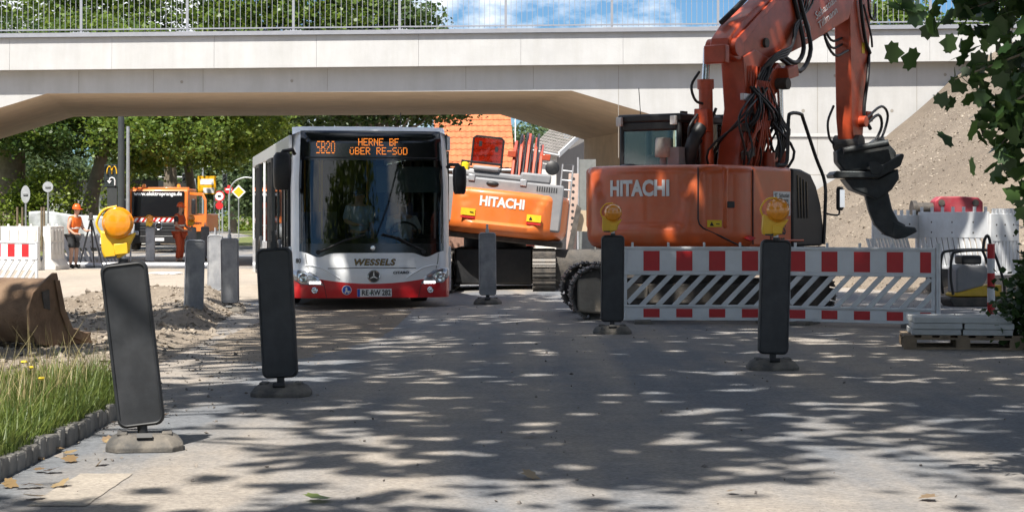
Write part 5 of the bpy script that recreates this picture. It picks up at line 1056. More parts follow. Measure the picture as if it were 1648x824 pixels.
# ---------------------------------------------------------------- bucket, pallet, post, compactor, attachment
M_rust = mat('rusty_bucket_steel', (.20, .125, .075), .65, .35, var=.35, scale=5, dust=.6, dcol=(.30, .22, .15), dscale=2.2, bump=.3)
bk = thing('excavator_bucket', 'rusty brown ditching bucket lying on the soil at the left edge', 'bucket', (-5.05, 21.6, g(-5, 21.6)), R(-24))
prof_ = [(.62, .14), (.40, .06), (.10, .02), (-.16, .05), (-.30, .20), (-.33, .42), (-.24, .60), (-.05, .70), (.12, .73)]
inn = [(y * .93 + .012, z * .93 + .03) for y, z in prof_]
MB().prism(prof_ + inn[::-1], (-2.1, 0, .03), (0, 1, 0), (0, 0, 1), (2.08, 0, 0)).build('shell', M_rust, bk, 40)
ep = [(.80, .0), (.76, .10), (.45, .18), (.30, .40), (.22, .62), (.16, .80), (.10, .80), (-.05, .72), (-.26, .60), (-.345, .42), (-.31, .19), (-.16, .035), (.10, .0)]
e = MB().prism(ep, (-.02, 0, .02), (0, 1, 0), (0, 0, 1), (.035, 0, 0)).build('end_plate', M_rust, bk, bevel=.008)
MB().prism([(.78, .02), (.42, .17), (.28, .40), (.18, .72), (.10, .72), (.2, .36), (.36, .1), (.74, -.02)], (.016, 0, .02), (0, 1, 0), (0, 0, 1), (.02, 0, 0)).build('wear_strip', M_rust, e, bevel=.005)
MB().prism([(-.08, .42), (.02, .40), (.0, .62), (-.12, .60)], (.016, 0, .02), (0, 1, 0), (0, 0, 1), (.012, 0, 0)).build('lug', M_steel, e)
MB().b2(-2.1, 0, .60, .80, .10, .14).build('cutting_edge', M_rust, bk, bevel=.01)
for x in (-1.28, -.98): MB().prism([(-.30, .55), (.1, .72), (.02, 1.0), (-.12, 1.22), (-.30, 1.2), (-.34, .9)], (x, 0, 0), (0, 1, 0), (0, 0, 1), (.05, 0, 0)).build('hinge_plate', M_rust, bk, bevel=.01)
MB().cyl((-1.34, -.18, 1.1), (-.86, -.18, 1.1), .05, n=12).build('hinge_pin', M_steel, bk, 40)
M_wood = mat('weathered_wood', (.20, .15, .10), .85, var=.3, scale=8, rnd=.2); M_slab = mat('grey_concrete_slab', (.44, .45, .44), .85, var=.1, bump=.1, rnd=.06)
pal = thing('pallet', 'dark wooden pallet under the grey slabs at the right edge', 'pallet', (*at(1545, 20.9)[:2], 0), R(-8))
for k in range(7): MB().box((-.55 + k * .183, 0, .135), (.11, .8, .022)).build('top_board', M_wood, pal)
for y in (-.36, 0, .36):
    MB().box((0, y, .112), (1.2, .1, .022)).build('stringer_board', M_wood, pal); MB().box((0, y, .012), (1.2, .1, .022)).build('bottom_board', M_wood, pal)
    for x in (-.54, 0, .54): MB().box((x, y, .062), (.14, .1, .078)).build('block', M_wood, pal)
sb = MB().box((0, 0, 0), (.5, .40, .058)).mesh('concrete_plate', M_slab)
pm = pal.matrix_basis; k = 0
lay = ('bottom', 'middle', 'top'); pos_ = (('front left', -.26, -.21), ('front right', .25, -.21), ('back left', -.27, .2), ('back right', .24, .2))
for i in range(3):
    for nm, x, y in pos_:
        o = link('concrete_plate', sb, None, pm @ Vector((x + random.uniform(-.015, .015), y + random.uniform(-.012, .012), .178 + .062 * i)), (0, 0, R(-8) + random.uniform(-.012, .012)))
        if not o.modifiers: b_ = o.modifiers.new('bevel', 'BEVEL'); b_.width = .006; b_.segments = 2
        tag(o, f'grey concrete slab on the pallet, {lay[i]} layer, {nm}', 'slab', 'grey slabs stacked on the pallet')
rp_ = thing('striped_post', 'red and white striped round post behind the pallet', 'post', at(1595, 27.2), 0)
for k in range(5): MB().cyl((0, 0, .0 + k * .2), (0, 0, .2 + k * .2), .052, n=16).build('red_band' if k % 2 == 0 else 'white_band', M_barr if k % 2 == 0 else M_barw, rp_, 40)
pc = thing('plate_compactor', 'black and yellow plate compactor behind the barrier end', 'compactor', (*at(1562, 30.6)[:2], fz(7.05, 30.6)), R(8))
MB().prism([(-.36, .0), (.36, .0), (.46, .10), (.46, .14), (-.42, .14), (-.42, .10)], (0, -.25, 0), (1, 0, 0), (0, 0, 1), (0, .5, 0)).build('base_plate', M_steel, pc, bevel=.015)
MB().prism([(-.33, .15), (.42, .15), (.42, .33), (.18, .33), (-.33, .20)], (0, -.22, 0), (1, 0, 0), (0, 0, 1), (0, .44, 0)).build('yellow_cowl', mat('machine_yellow', (.62, .40, .02), .45, dust=.2), pc, bevel=.02)
MB().prism([(-.30, .2), (.12, .30), (.24, .5), (.18, .62), (-.22, .64), (-.30, .58)], (0, -.2, 0), (1, 0, 0), (0, 0, 1), (0, .4, 0)).build('engine_block', M_exgrey, pc, bevel=.03)
MB().b2(-.2, .12, -.17, .17, .64, .78).build('air_filter', M_black, pc, bevel=.03)
hoses(pc, [([(-.36, -.22, .18), (-.40, -.22, .45), (-.38, -.22, .76), (-.28, -.22, .84), (.2, -.22, .86), (.30, -.22, .80), (.44, -.22, .40), (.46, -.22, .2)], .022), ([(-.36, .22, .18), (-.40, .22, .45), (-.38, .22, .76), (-.28, .22, .84), (.2, .22, .86), (.30, .22, .80), (.44, .22, .40), (.46, .22, .2)], .022), ([(.2, 0, .84), (.22, 0, 1.0), (.27, 0, 1.08), (.31, 0, 1.0), (.33, 0, .8)], .024)], M_black, 'roll_bar')
at_x, at_y = 7.72, 35.5
ra = thing('hydraulic_attachment', 'red hydraulic attachment with hoses lying on the gravel heap', 'attachment', (at_x, at_y, fz(at_x, at_y) - .05), R(5))
zo = 1.40 - fz(at_x, at_y) 
MB().prism([(-.22, .0), (.66, .02), (.66, .28), (.58, .36), (.3, .38), (-.12, .38), (-.22, .30)], (0, -.15, zo), (1, 0, 0), (0, 0, 1), (0, .3, 0)).build('housing', mat('dark_red_paint', (.34, .02, .04), .45, dust=.3, dcol=(.4, .3, .27)), ra, bevel=.02)
for x in (-.1, .52): MB().cyl((x, -.17, zo + .27), (x, .17, zo + .27), .06, n=14).build('pin', M_steel, ra, 40)
MB().cyl((-.55, 0, zo + .17), (-.2, 0, zo + .17), .10, n=16).cyl((-.6, 0, zo + .17), (-.52, 0, zo + .17), .14, n=16).build('hydraulic_motor', M_steel, ra, 40)
MB().b2(-.3, .3, -.14, .14, -.02, zo + .02).build('stand', M_steel, ra)
hoses(ra, [([(-.45, -.1, zo + .1), (-.5, -.2, zo - .08), (-.2, -.25, zo - .12), (.2, -.22, zo - .08), (.4, -.2, zo - .16)], .03), ([(-.3, -.1, zo + .05), (-.35, -.22, zo - .0), (-.1, -.27, zo - .06), (.4, -.22, zo - .02), (.5, -.2, zo - .14)], .03), ([(-.5, -.05, zo + .05), (-.8, -.1, zo - .02), (-.7, -.2, zo - .12), (-.3, -.22, zo - .15)], .02)])
# pipe, cable, tripod
o = MB().cyl((-13.6, 57.0, .0), (-8.0, 56.4, .0), .085, n=14).build('pipe', M_galv, smooth=40); o.location.z = g(-10, 57) + .085; tag(o, 'long grey pipe lying across the ground under the bridge edge', 'pipe')
random.seed(3); pts_ = [(-9.6, 50, .25), (-9.3, 50, .04)]
for k in range(26): pts_.append((-8.7 + .45 * math.cos(k * 1.1) * random.uniform(.5, 1), 50 + .5 * math.sin(k * 1.1) * random.uniform(.5, 1), .03 + .02 * random.random()))
o = MB().tube(pts_, .014, 5).build('cable_coil', M_white, smooth=60); o.location.z = g(-9, 50); tag(o, 'tangled white cable lying on the sandy surface', 'cable')
tp = thing('tripod', 'dark survey tripod standing beside the orange-vested worker', 'tripod', (-11.9, 56.2, g(-12, 58)))
for dx_, dy_ in ((-.3, -.2), (.38, -.15), (.02, .35)): MB().tube([(0, 0, 1.38), (dx_ * .6, dy_ * .6, .55), (dx_, dy_, 0)], [.03, .024, .015], 6).build('leg', M_black, tp)
MB().lathe([(.07, 0), (.08, .03), (.05, .05), (.06, .10), (.06, .2), (0, .22)], (0, 0, 1.36), (0, 0, 1), 14).build('instrument_head', M_steel, tp, 40)

# ---------------------------------------------------------------- workers
M_vest = mat('orange_vest', (.85, .16, .02), .7, emit=None); M_shorts = mat('dark_work_shorts', (.035, .037, .04), .85); M_helm = mat('orange_helmet', (.78, .12, .02), .35); M_boot = mat('work_boots', (.03, .025, .02), .8); M_otr = mat('orange_trousers', (.55, .09, .03), .8); M_refs = mat('reflective_tape', (.72, .72, .68), .4); M_dkshirt = mat('dark_tshirt', (.04, .04, .045), .85)
def dress(t, f, c, J, vest_tape=True):
    MB().lathe([(.118, 0), (.122, .01), (.115, .06), (.095, .11), (.05, .145), (0, .15)], c + Vector((0, .01, -.035)), (0, -.08, 1), 18).build('helmet', M_helm, t, 50)
    MB().lathe([(.15, 0), (.15, .012), (.1, .02)], c + Vector((0, -.03, -.04)), (0, -.1, 1), 18).build('helmet_brim', M_helm, t, 50)
    ch = Vector(J['waist']).lerp(Vector(J['chest']), .25)
    MB().lathe([(.183, -.025), (.188, 0), (.183, .025)], ch, (0, 0, 1), 18).build('reflective_band', M_refs, t, 60).scale = (1, .86, 1)
Jw = joints(collar=(0, -.06, 1.42), chest=(0, -.02, 1.27), neck=(0, -.09, 1.50), chin=(0, -.12, 1.56), face=(0, -.13, 1.64), crown=(0, -.12, 1.71), ls=(.19, -.06, 1.40), le=(.27, -.10, 1.14), lw=(.20, -.30, 1.05), lp=(.18, -.38, 1.07), rs=(-.19, -.06, 1.40), re=(-.26, -.02, 1.13), rw=(-.22, -.22, .98), rp=(-.2, -.3, .98))
t, f, c = person('person', 'worker in orange vest, dark shorts and orange helmet, leaning by the white blocks', (-12.35, 56.0, g(-13, 58)), R(62), Jw, [('vest', M_vest, ['chest', 'waist', 'pelvis', 'collar', 'ls', 'rs'], .03), ('shorts', M_shorts, ['pelvis', 'lh', 'rh', 'lh>lk>0.85', 'rh>rk>0.85'], .03), ('boots', M_boot, ['la', 'lt'], .02), ('boots', M_boot, ['ra', 'rt'], .02)])
dress(t, f, c, Jw)
Jw2 = joints(face=(0, -.05, 1.655), crown=(0, -.045, 1.725), chin=(0, -.05, 1.575), le=(.25, -.04, 1.14), lw=(.16, -.24, 1.03), lp=(.1, -.30, 1.02), re=(-.25, -.04, 1.14), rw=(-.16, -.24, 1.0), rp=(-.1, -.30, 1.0), lk=(.12, .0, .49), rk=(-.12, -.06, .49), rt=(-.13, -.16, .045))
t, f, c = person('person', 'worker in orange trousers and vest with red helmet, standing before the truck', (-10.2, 61.0, g(-9, 55)), R(70), {k: Vector(v) * 1.04 for k, v in Jw2.items()}, [('vest', M_otr, ['chest', 'waist', 'pelvis', 'collar', 'ls', 'rs'], .03), ('sleeves', M_dkshirt, ['ls', 'ls>le>0.7'], .018), ('sleeves', M_dkshirt, ['rs', 'rs>re>0.7'], .018), ('trousers', M_otr, ['pelvis', 'lh', 'lk', 'rh', 'rk', 'lk>la>0.8', 'rk>ra>0.8'], .03), ('boots', M_boot, ['la', 'lt'], .02), ('boots', M_boot, ['ra', 'rt'], .02)])
dress(t, f, c, {k: Vector(v) * 1.04 for k, v in Jw2.items()})
# ---------------------------------------------------------------- orange truck
M_torg = mat('truck_orange', (.72, .17, .02), .4, var=.06, coat=.4, dust=.12)
tk = thing('truck', 'orange works truck with open cab door facing the camera', 'truck', (*at(254, 80)[:2], 0), R(-3))
MB().prism([(-.0, .62), (.02, 1.35), (.12, 2.42), (.2, 2.5), (1.8, 2.5), (1.8, .62)], (-1.2, 0, 0), (0, 1, 0), (0, 0, 1), (2.4, 0, 0)).build('cab', M_torg, tk, bevel=.05)
MB().prism([(-.01, 1.38), (.085, 2.40), (.06, 2.40), (-.03, 1.38)], (-1.06, 0, 0), (0, 1, 0), (0, 0, 1), (2.12, 0, 0)).build('windscreen', M_gloss, tk)
text('www.elektroprange.de', .21, M_wlet, tk, 'web_lettering', (0, .030, 2.29), (R(84), 0, 0), 0, .006, .002)
MB().b2(-1.05, 1.05, -.03, .1, .42, 1.14).build('radiator_grille', M_black, tk, bevel=.03)
for k in range(3): MB().b2(-.85, .85, -.05, -.03, .80 + .11 * k, .86 + .11 * k).build('grille_slat', M_dark, tk)
o = MB().lathe([(.15, 0), (.15, .03), (.13, .04), (.13, .02), (0, .02)], (.05, -.03, 1.0), (0, -1, 0), 24).build('badge', M_black, tk, 40)
b = MB(); b.tube([(.05 + .14 * math.cos(t), -.065, 1.0 + .14 * math.sin(t)) for t in np.linspace(0, 2 * math.pi, 25)], .014, 6)
for a in (90, 210, 330): b.prism([(math.cos(R(a)) * .14, math.sin(R(a)) * .14), (-math.sin(R(a)) * .022, math.cos(R(a)) * .022), (math.sin(R(a)) * .022, -math.cos(R(a)) * .022)], (.05, -.07, 1.0), (1, 0, 0), (0, 0, 1), (0, .02, 0))
b.build('three_pointed_star', M_chrome, o)
for k in range(9):
    x = -1.0 + k * .222; MB().prism([(x, 1.17), (x + .11, 1.17), (x + .222, 1.32), (x + .11, 1.32)], (0, -.012, 0), (1, 0, 0), (0, 0, 1), (0, .006, 0)).build('white_stripe', M_barw, tk); MB().prism([(x + .11, 1.17), (x + .222, 1.17), (x + .333, 1.32), (x + .222, 1.32)], (0, -.012, 0), (1, 0, 0), (0, 0, 1), (0, .006, 0)).build('red_stripe', M_barr, tk)
MB().b2(-1.2, 1.2, -.06, .3, .30, .62).build('bumper', M_black, tk, bevel=.04)
p_ = MB().b2(-.25, .27, -.075, -.06, .40, .52).build('licence_plate', M_white, tk)
for x in (-.7, .72): MB().lathe([(.07, 0), (.08, .1), (.06, .18), (0, .2)], (x, .6, 2.5), (0, 0, 1), 14).build('beacon', M_amber, tk, 40)
MB().b2(-1.15, 1.15, .5, .7, 2.5, 2.56).build('light_bar', M_torg, tk, bevel=.02)
for s in (-1, 1):
    MB().box((s * 1.40, .25, 1.78), (.18, .12, .62)).build('wing_mirror', M_black, tk, bevel=.04)
    MB().box((s * .92, -.05, .72), (.32, .06, .16)).build('headlight', M_lens, tk, bevel=.03)
    MB().lathe([(0, 0), (.3, 0), (.48, .02), (.5, .15), (.48, .28), (0, .28)], (s * 1.12 - .14, .9, .5), (1, 0, 0), 22).build('wheel', M_tyre, tk, 40)
d = MB().prism([(.0, .75), (.95, .80), (1.0, 1.3), (.98, 2.05), (.80, 2.32), (.05, 2.36), (.05, 2.25), (.75, 2.2), (.88, 2.0), (.88, 1.45), (.05, 1.40)], (1.2, .25, 0), (.83, -.55, 0), (0, 0, 1), (.03, .05, 0)).build('open_door', M_torg, tk, bevel=.015)
text('elektro', .16, M_inkblk, d, 'door_lettering', (1.2 + .83 * .5, .25 - .55 * .5 - .01, 1.12), (R(90), 0, R(-33)), 0, .003, .002)
MB().b2(-1.15, 1.15, 1.9, 6.5, .75, 1.5).build('load_bed', M_torg, tk, bevel=.03)
MB().b2(-.5, .5, .5, 6.3, .4, .75).build('chassis', M_black, tk)
MB().box((-.35, -.05 + .14, 1.5), (.6, .2, .16)).build('dashboard_jacket', M_vest, tk, bevel=.05)
# ---------------------------------------------------------------- signs, lights, lamp posts
M_sback = mat('sign_back_grey', (.50, .52, .54), .5, .3); M_pole = mat('grey_pole', (.36, .37, .38), .5, .5); M_dpole = mat('dark_pole', (.045, .05, .05), .5)
def sign(name, label, px, y0, Y, r, face='back', rot=0, poleto=None, cat='road sign', asp=1.0):
    x = (px - 824) / F * Y; z = CAMZ + (HZ - y0) * Y / F; t = thing(name, label, cat, (x, Y, 0), R(rot), 'road signs behind the bridge')
    MB().cyl((0, .04, 0), (0, .04, z + r * (1.0 if face != 'diamond' else .8)), .035, n=8).build('pole', M_pole, t, 40)
    n = 28
    if face == 'diamond':
        MB().prism([(0, r), (r, 0), (0, -r), (-r, 0)], (0, 0, z), (1, 0, 0), (0, 0, 1), (0, .012, 0)).build('sign_plate', M_white, t); MB().prism([(0, r * .72), (r * .72, 0), (0, -r * .72), (-r * .72, 0)], (0, -.006, z), (1, 0, 0), (0, 0, 1), (0, .005, 0)).build('sign_face', M_stick_y, t); return t
    P = [(r * asp * math.cos(2 * math.pi * k / n), r * math.sin(2 * math.pi * k / n)) for k in range(n)]
    MB().prism(P, (0, 0, z), (1, 0, 0), (0, 0, 1), (0, .012, 0)).build('sign_plate', M_sback if face == 'back' else M_red, t)
    if face == 'noentry': MB().b2(-r * .7, r * .7, -.008, -.002, z - r * .16, z + r * .16).build('white_bar', M_white, t)
    if face == 'limit':
        MB().prism([(a * .76, c * .76) for a, c in P], (0, -.008, z), (1, 0, 0), (0, 0, 1), (0, .006, 0)).build('sign_face', M_white, t)
        MB().b2(-r * .3, r * .3, -.012, -.009, z - r * .2, z + r * .2).build('symbol', M_inkblk, t); MB().prism([(a * .7, c * .7 - 1.75 * r) for a, c in P], (0, 0, z), (1, 0, 0), (0, 0, 1), (0, .012, 0)).build('lower_plate', M_red, t)
    if face == 'back': MB().b2(-r * asp * .5, r * asp * .5, -.03, 0, z - .03, z + .03).build('clamp', M_pole, t)
    return t
sign('road_sign', 'oval grey back of a turned road sign at far left', 41, 313, 74, .33, 'back', 0, asp=.52)
sign('road_sign', 'round grey back of a road sign right of the oval one', 77, 301, 75, .20, 'back', 0)
sign('road_sign', 'small red no-entry sign between the two grey sign backs', 50, 315, 92, .17, 'noentry')
sign('road_sign', 'white and red round speed sign on the verge', 353, 316, 118, .32, 'limit')
sign('road_sign', 'yellow and white diamond priority sign beside the bus', 384, 309, 112, .40, 'diamond')
sign('road_sign', 'far red no-entry sign below the traffic light mast', 368, 305, 140, .30, 'noentry')
Y = 108.0; x = (333 - 824) / F * Y
t = thing('direction_sign', 'large yellow direction sign with white fields beside the truck', 'road sign', (x, Y, 0), 0)
MB().b2(-.50, .50, 0, .04, 2.6, 3.58).build('board', mat('sign_yellow', (.85, .43, .01), .45), t); MB().b2(-.36, .36, -.012, 0, 3.12, 3.42).build('upper_field', M_white, t); MB().b2(-.20, .40, -.012, 0, 2.66, 2.94).build('lower_field', M_white, t)
for xx in (-.4, .4): MB().cyl((xx, .08, 0), (xx, .08, 3.55), .04, n=8).build('post', M_pole, t, 40)
for px, y0, Y, lab in ((297, 291, 112, 'dark traffic light left of the yellow direction sign'), (362, 291, 120, 'dark traffic light below the curved mast')):
    x = (px - 824) / F * Y; z = CAMZ + (HZ - y0) * Y / F
    t = thing('traffic_light', lab, 'traffic light', (x, Y, 0), 0, 'traffic lights on the far junction')
    MB().box((0, 0, z), (.26, .2, .85)).build('housing', M_dpole, t, bevel=.03)
    for k in range(3): MB().lathe([(.09, 0), (.1, .06), (.08, .01), (0, .01)], (0, -.1, z + .26 - .26 * k), (0, -1, 0), 14).build('lamp_hood', M_black, t, 40)
    if px == 362: hoses(t, [([(.25, .1, 0), (.25, .1, 2.6), (.5, .1, 3.4), (1.1, .1, 3.72), (1.6, .1, 3.7)], .055)], M_pole, 'curved_mast')
    else: hoses(t, [([(.6, .1, 0), (.6, .1, 3.1), (.4, .1, 3.5), (-.6, .1, 3.62), (-1.6, .1, 3.6)], .045)], M_pole, 'curved_mast')
for px, Y, r, h, m, lab in ((195, 79, .15, 7, M_dpole, 'thick dark lamp post beside the menu sign'), (206, 80, .085, 5.0, M_pole, 'thin grey lamp post right of the dark one')):
    t = thing('lamp_post', lab, 'lamp post', ((px - 824) / F * Y, Y, 0)); MB().cyl((0, 0, 0), (0, 0, h), r, r * .8, n=12).build('shaft', m, t, 40); MB().cyl((0, 0, 0), (0, 0, .5), r * 1.35, n=12).build('base_sleeve', m, t, 40)
for px, y0, Y in ((358, 230, 160), (327, 262, 170), (326, 268, 165)):
    x = (px - 824) / F * Y; z = CAMZ + (HZ - y0) * Y / F; t = thing('far_mast', 'slim far mast against the trees above the sign, at column %s' % ('right' if px == 358 else 'left' if px == 327 else 'middle'), 'mast', (x, Y, 0))
    MB().cyl((0, 0, 0), (0, 0, z), .07, .05, n=8).build('shaft', M_pole, t, 40); MB().box((.5, 0, z), (1.0, .2, .1)).build('lamp_head', M_pole, t, bevel=.03)
# drive-through sign and white building
Y = 82.0; x = (180 - 824) / F * Y; z = CAMZ + (HZ - 283) * Y / F
t = thing('drive_through_sign', 'dark square sign with yellow arches and white arrow', 'sign', (x, Y, 0))
MB().b2(-.31, .31, 0, .12, z - .46, z + .46).build('board', mat('sign_dark_green', (.022, .03, .03), .5), t, bevel=.01); MB().b2(-.2, .2, .03, .09, 0, z - .46).build('stand', M_dpole, t)
b = MB()
for s in (-1, 1): b.tube([(s * .10 + .10 * math.cos(a) , -.015, z + .08 + .30 * math.sin(a)) for a in np.linspace(0, math.pi, 13)], .026, 6)
b.build('yellow_arches', mat('arch_yellow', (.85, .5, .02), .5), t, 60)
b = MB(); b.tube([(.13, -.015, z - .40), (.13, -.015, z - .2), (.09, -.015, z - .11), (0, -.015, z - .08), (-.07, -.015, z - .11), (-.10, -.015, z - .2)], .032, 6); b.prism([(-.2, 0), (0, 0), (-.10, -.13)], (0, -.03, z - .2), (1, 0, 0), (0, 0, 1), (0, .02, 0)); b.build('white_arrow', M_wlet, t, 60)
bd_ = thing('restaurant_building', 'low white building with dark roof band behind the trees', 'building', ((160 - 824) / F * 100, 100, 0))
MB().b2(-2.6, 2.8, 0, 8, 0, 2.6).build('wall', mat('white_render', (.72, .72, .70), .8), bd_); MB().b2(-2.8, 3.0, -.2, 8.2, 2.6, 3.2).build('roof_band', mat('dark_band', (.06, .05, .05), .6), bd_)
for xx in (-1.6, .3, 1.7): 
    o = MB().b2(xx, xx + .8, -.03, .0, .7, 1.8).build('window', M_gloss, bd_); MB().b2(xx - .05, xx + .85, -.06, -.03, .62, .7).build('sill', M_white, o)
MB().b2(.1, 1.4, -.05, -.0, 1.9, 2.3).build('menu_panel', M_dpole, bd_)
t = thing('gantry', 'white height-limit frame before the low white building', 'gantry', ((168 - 824) / F * 90, 90, 0))
for xx in (-.9, .55): MB().cyl((xx, 0, 0), (xx, 0, 2.9), .06, n=8).build('post', M_white, t, 40)
MB().b2(-.9, .55, -.04, .04, 2.5, 2.9).build('panel', M_white, t)
M_tarp = mat('grey_sheeting', (.42, .44, .45), .5, var=.25, scale=3)
def tarp(u, v): return (-2.1 + 4.2 * u, .12 * math.sin(u * 19) * (1 - v) + .06 * math.sin(u * 41 + v * 5), 1.02 * v * (1 - .45 * u * u + .04 * math.sin(u * 11)))
t = MB().grid(tarp, 60, 10).build('site_sheeting', M_tarp, smooth=60); t.location = (-17.2, 79.5, .55); tag(t, 'crumpled grey sheeting on the fence behind the worker', 'sheeting')
sl_ = t.modifiers.new('thick', 'SOLIDIFY'); sl_.thickness = .03
for i, px in enumerate((28, 36, 67, 71)):
    t = thing('stake', 'wooden tree stake behind the white blocks, %s from the left' % ('first', 'second', 'third', 'fourth')[i], 'stake', ((px - 824) / F * 78, 78, 0), 0, 'tree stakes'); MB().cyl((0, 0, 0), (0, 0, 1.75), .045, n=8).build('pole', M_wood, t, 40)
# ---------------------------------------------------------------- houses
def rooftiles(name, A, Bv, Cv, nu, nv, m, parent, amp=.035):
    """pantile courses: overlapping rows with a rolled profile"""
    A = Vector(A); Bv = Vector(Bv); Cv = Vector(Cv); nrm = Bv.cross(Cv).normalized(); b = MB()
    for j in range(nv):
        vs = []; k = nu * 4
        for r_ in (0, 1):
            for i in range(k + 1):
                u = i / k; h = amp * abs(math.sin(math.pi * u * nu)) + (amp * .9 if r_ == 0 else 0); vs.append(A + Bv * u + Cv * ((j + r_ * 1.12) / nv) + nrm * h)
        b.add(vs, [(i, i + 1, k + 2 + i, k + 1 + i) for i in range(k)])
    return b.build(name, m, parent, 50)
M_tile = mat('orange_roof_tile', (.52, .155, .06), .8, var=.25, scale=3, bump=.2); M_tileg = mat('grey_roof_tile', (.23, .21, .19), .8, var=.25, scale=3)
h1 = thing('house', 'house with orange tiled roof behind the leaning excavator', 'house', (-1.05, 88, 0))
MB().b2(-2.1, 1.0, 0, 7, 0, 3.8).build('wall', mat('brick_wall', (.26, .15, .11), .85, var=.3, scale=8), h1)
rooftiles('roof', (-2.3, -.5, 3.5), (3.5, 0, 0), (-.35, 4.4, 3.9), 14, 14, M_tile, h1)
MB().prism([(0, 3.45), (4.4, 7.35), (8.0, 3.6), (8.0, 3.3), (4.4, 7.1), (0, 3.25)], (1.18, -.5, 0), (0, 1, 0), (0, 0, 1), (.04, 0, 0)).build('verge_board', M_white, h1); MB().cyl((-2.3, -.52, 3.42), (1.2, -.52, 3.42), .07, n=8).build('gutter', M_pole, h1, 40)
o = MB().b2(.1, .75, -.06, .0, 1.9, 3.0).build('window', M_white, h1); MB().b2(.17, .68, -.08, -.06, 1.97, 2.93).build('pane', M_gloss, o)
h2 = thing('house', 'house with grey tiled roof and white gable board beside the bridge pier', 'house', (0, 80, 0), 0)
b = MB(); b.add([(.95, .15, 0), (1.78, .15, 0), (1.78, .15, 3.85), (.95, .15, 4.0), (.95, 4, 0), (.95, 4, 4.0)], [(0, 1, 2, 3), (4, 0, 3, 5)]); b.build('front_wall', mat('white_wall_paint', (.66, .64, .61), .8), h2)
b = MB(); b.add([(1.80, .15, 0), (3.4, 5.0, 0), (3.4, 5.0, 4.75), (1.80, .15, 3.80), (.95, 5.0, 0), (.95, 5, 4.5)], [(0, 1, 2, 3), (1, 4, 5, 2)]); b.build('gable_wall', mat('shaded_grey_render', (.20, .19, .185), .85, var=.1), h2)  # grey gable darkened: the shade of its turned-away side is in the colour
rooftiles('roof', (.72, -.15, 4.12), (1.12, -.02, -.24), (.98, 4.6, 1.05), 10, 9, M_tileg, h2, .03)
MB().prism([(0, -.05), (1, -.05), (1, .16), (0, .16)], (1.86, -.2, 3.80), (1.02, 4.6, 1.0), (0, 0, 1), (.05, -.01, 0)).build('gable_board', M_white, h2)
MB().cyl((.7, -.2, 4.06), (1.88, -.2, 3.82), .06, n=8).build('gutter', M_pole, h2, 40)
sh_ = thing('shoring_post', 'perforated steel shoring post leaning beside the bridge pier', 'post', ((918 - 824) / F * 52, 52, 0), 0, rot=(0, R(2), 0))
MB().b2(-.13, .13, -.1, .1, 0, 2.5).build('column', mat('pink_primer', (.50, .36, .30), .8, dust=.4), sh_, bevel=.01)
for k in range(14): MB().cyl((.0, -.105, .15 + k * .17), (.0, -.098, .15 + k * .17), .04, n=8).build('hole', M_dark, sh_)
MB().b2(.10, .45, -.12, .15, 1.0, 1.55).build('timber_block', mat('sawn_timber', (.48, .38, .26), .8), sh_)
MB().prism([(-.2, 0), (-.05, 0), (.22, 1.6), (.1, 1.7)], (0, -.3, 0), (1, 0, 0), (0, 0, 1), (0, .08, 0)).build('brace', M_steel, sh_)
t = thing('green_netting_post', 'dusty formwork panel standing against the pier edge', 'panel', ((947 - 824) / F * 53, 53, 0)); MB().b2(-.28, .20, 0, .06, 0, 2.9).build('sheet', mat('formwork_sheet', (.16, .17, .165), .6, var=.2, dust=.4, dcol=(.3, .29, .27), streak=.8), t); MB().b2(-.30, -.26, -.03, .09, 0, 2.95).build('edge_bar', M_galv, t)
# ---------------------------------------------------------------- kerb, grass, litter, road mark, near foliage
M_kerb = mat('granite_sett', (.17, .165, .155), .85, var=.2, bump=.4, bscale=30, rnd=.22, dust=.35, dcol=(.34, .29, .23))
kb = bpy.data.objects.new('kerb', None); C.objects.link(kb); tag(kb, kind='structure'); kb.location = (0, 0, 0)
kst = MB().box((0, 0, .0), (.13, .155, .22)).mesh('kerb_stone', M_kerb)
for i in range(46):
    y = 7.6 + i * .168; x = -2.72 - .10 * sm(y, 12, 15.5) - (.9 * ((y - 13.9) ** 2) if y > 13.9 else 0) * .35
    o = link('kerb_stone', kst, kb, (x + random.uniform(-.012, .012), y, .0 + random.uniform(-.015, .012)), (random.uniform(-.05, .05), random.uniform(-.05, .05), random.uniform(-.06, .06))); m_ = o.modifiers.new('bevel', 'BEVEL'); m_.width = .015; m_.segments = 2
lb = sheet('grass_ground', M_verge, [(6, -7, -2.78), (14.2, -7, -2.85), (14.9, -6.5, -3.4)], .06)
def blades(n, xf, yf, hmin, hmax, w):
    x = xf(n); y = yf(n); hgt = RNG.uniform(hmin, hmax, n) * RNG.uniform(.5, 1, n); a = RNG.uniform(0, 2 * np.pi, n); bend = RNG.uniform(.1, .75, n) * hgt
    base = np.stack([x, y, np.full(n, .05)], 1); d = np.stack([np.cos(a), np.sin(a), np.zeros(n)], 1); s = np.stack([-np.sin(a), np.cos(a), np.zeros(n)], 1) * w; out_ = []
    mid = base + d * (bend * .3)[:, None] + np.array([0, 0, 1]) * (hgt * .6)[:, None]; tip = base + d * bend[:, None] + np.array([0, 0, 1]) * hgt[:, None]
    return np.stack([base - s, base + s, mid + s * .8, mid - s * .8, mid - s * .8, mid + s * .8, tip + s * .1, tip - s * .1], 1).reshape(-1, 3)
v = blades(26000, lambda n: -2.70 - np.abs(RNG.normal(0, .45, n)), lambda n: RNG.uniform(7.8, 14.5, n), .08, .25, .0045)
tag(link('verge_grass', npmesh('verge_grass', v, 4, M_grass)), 'green and straw coloured grass overhanging the kerb at lower left', 'grass', kind='stuff')
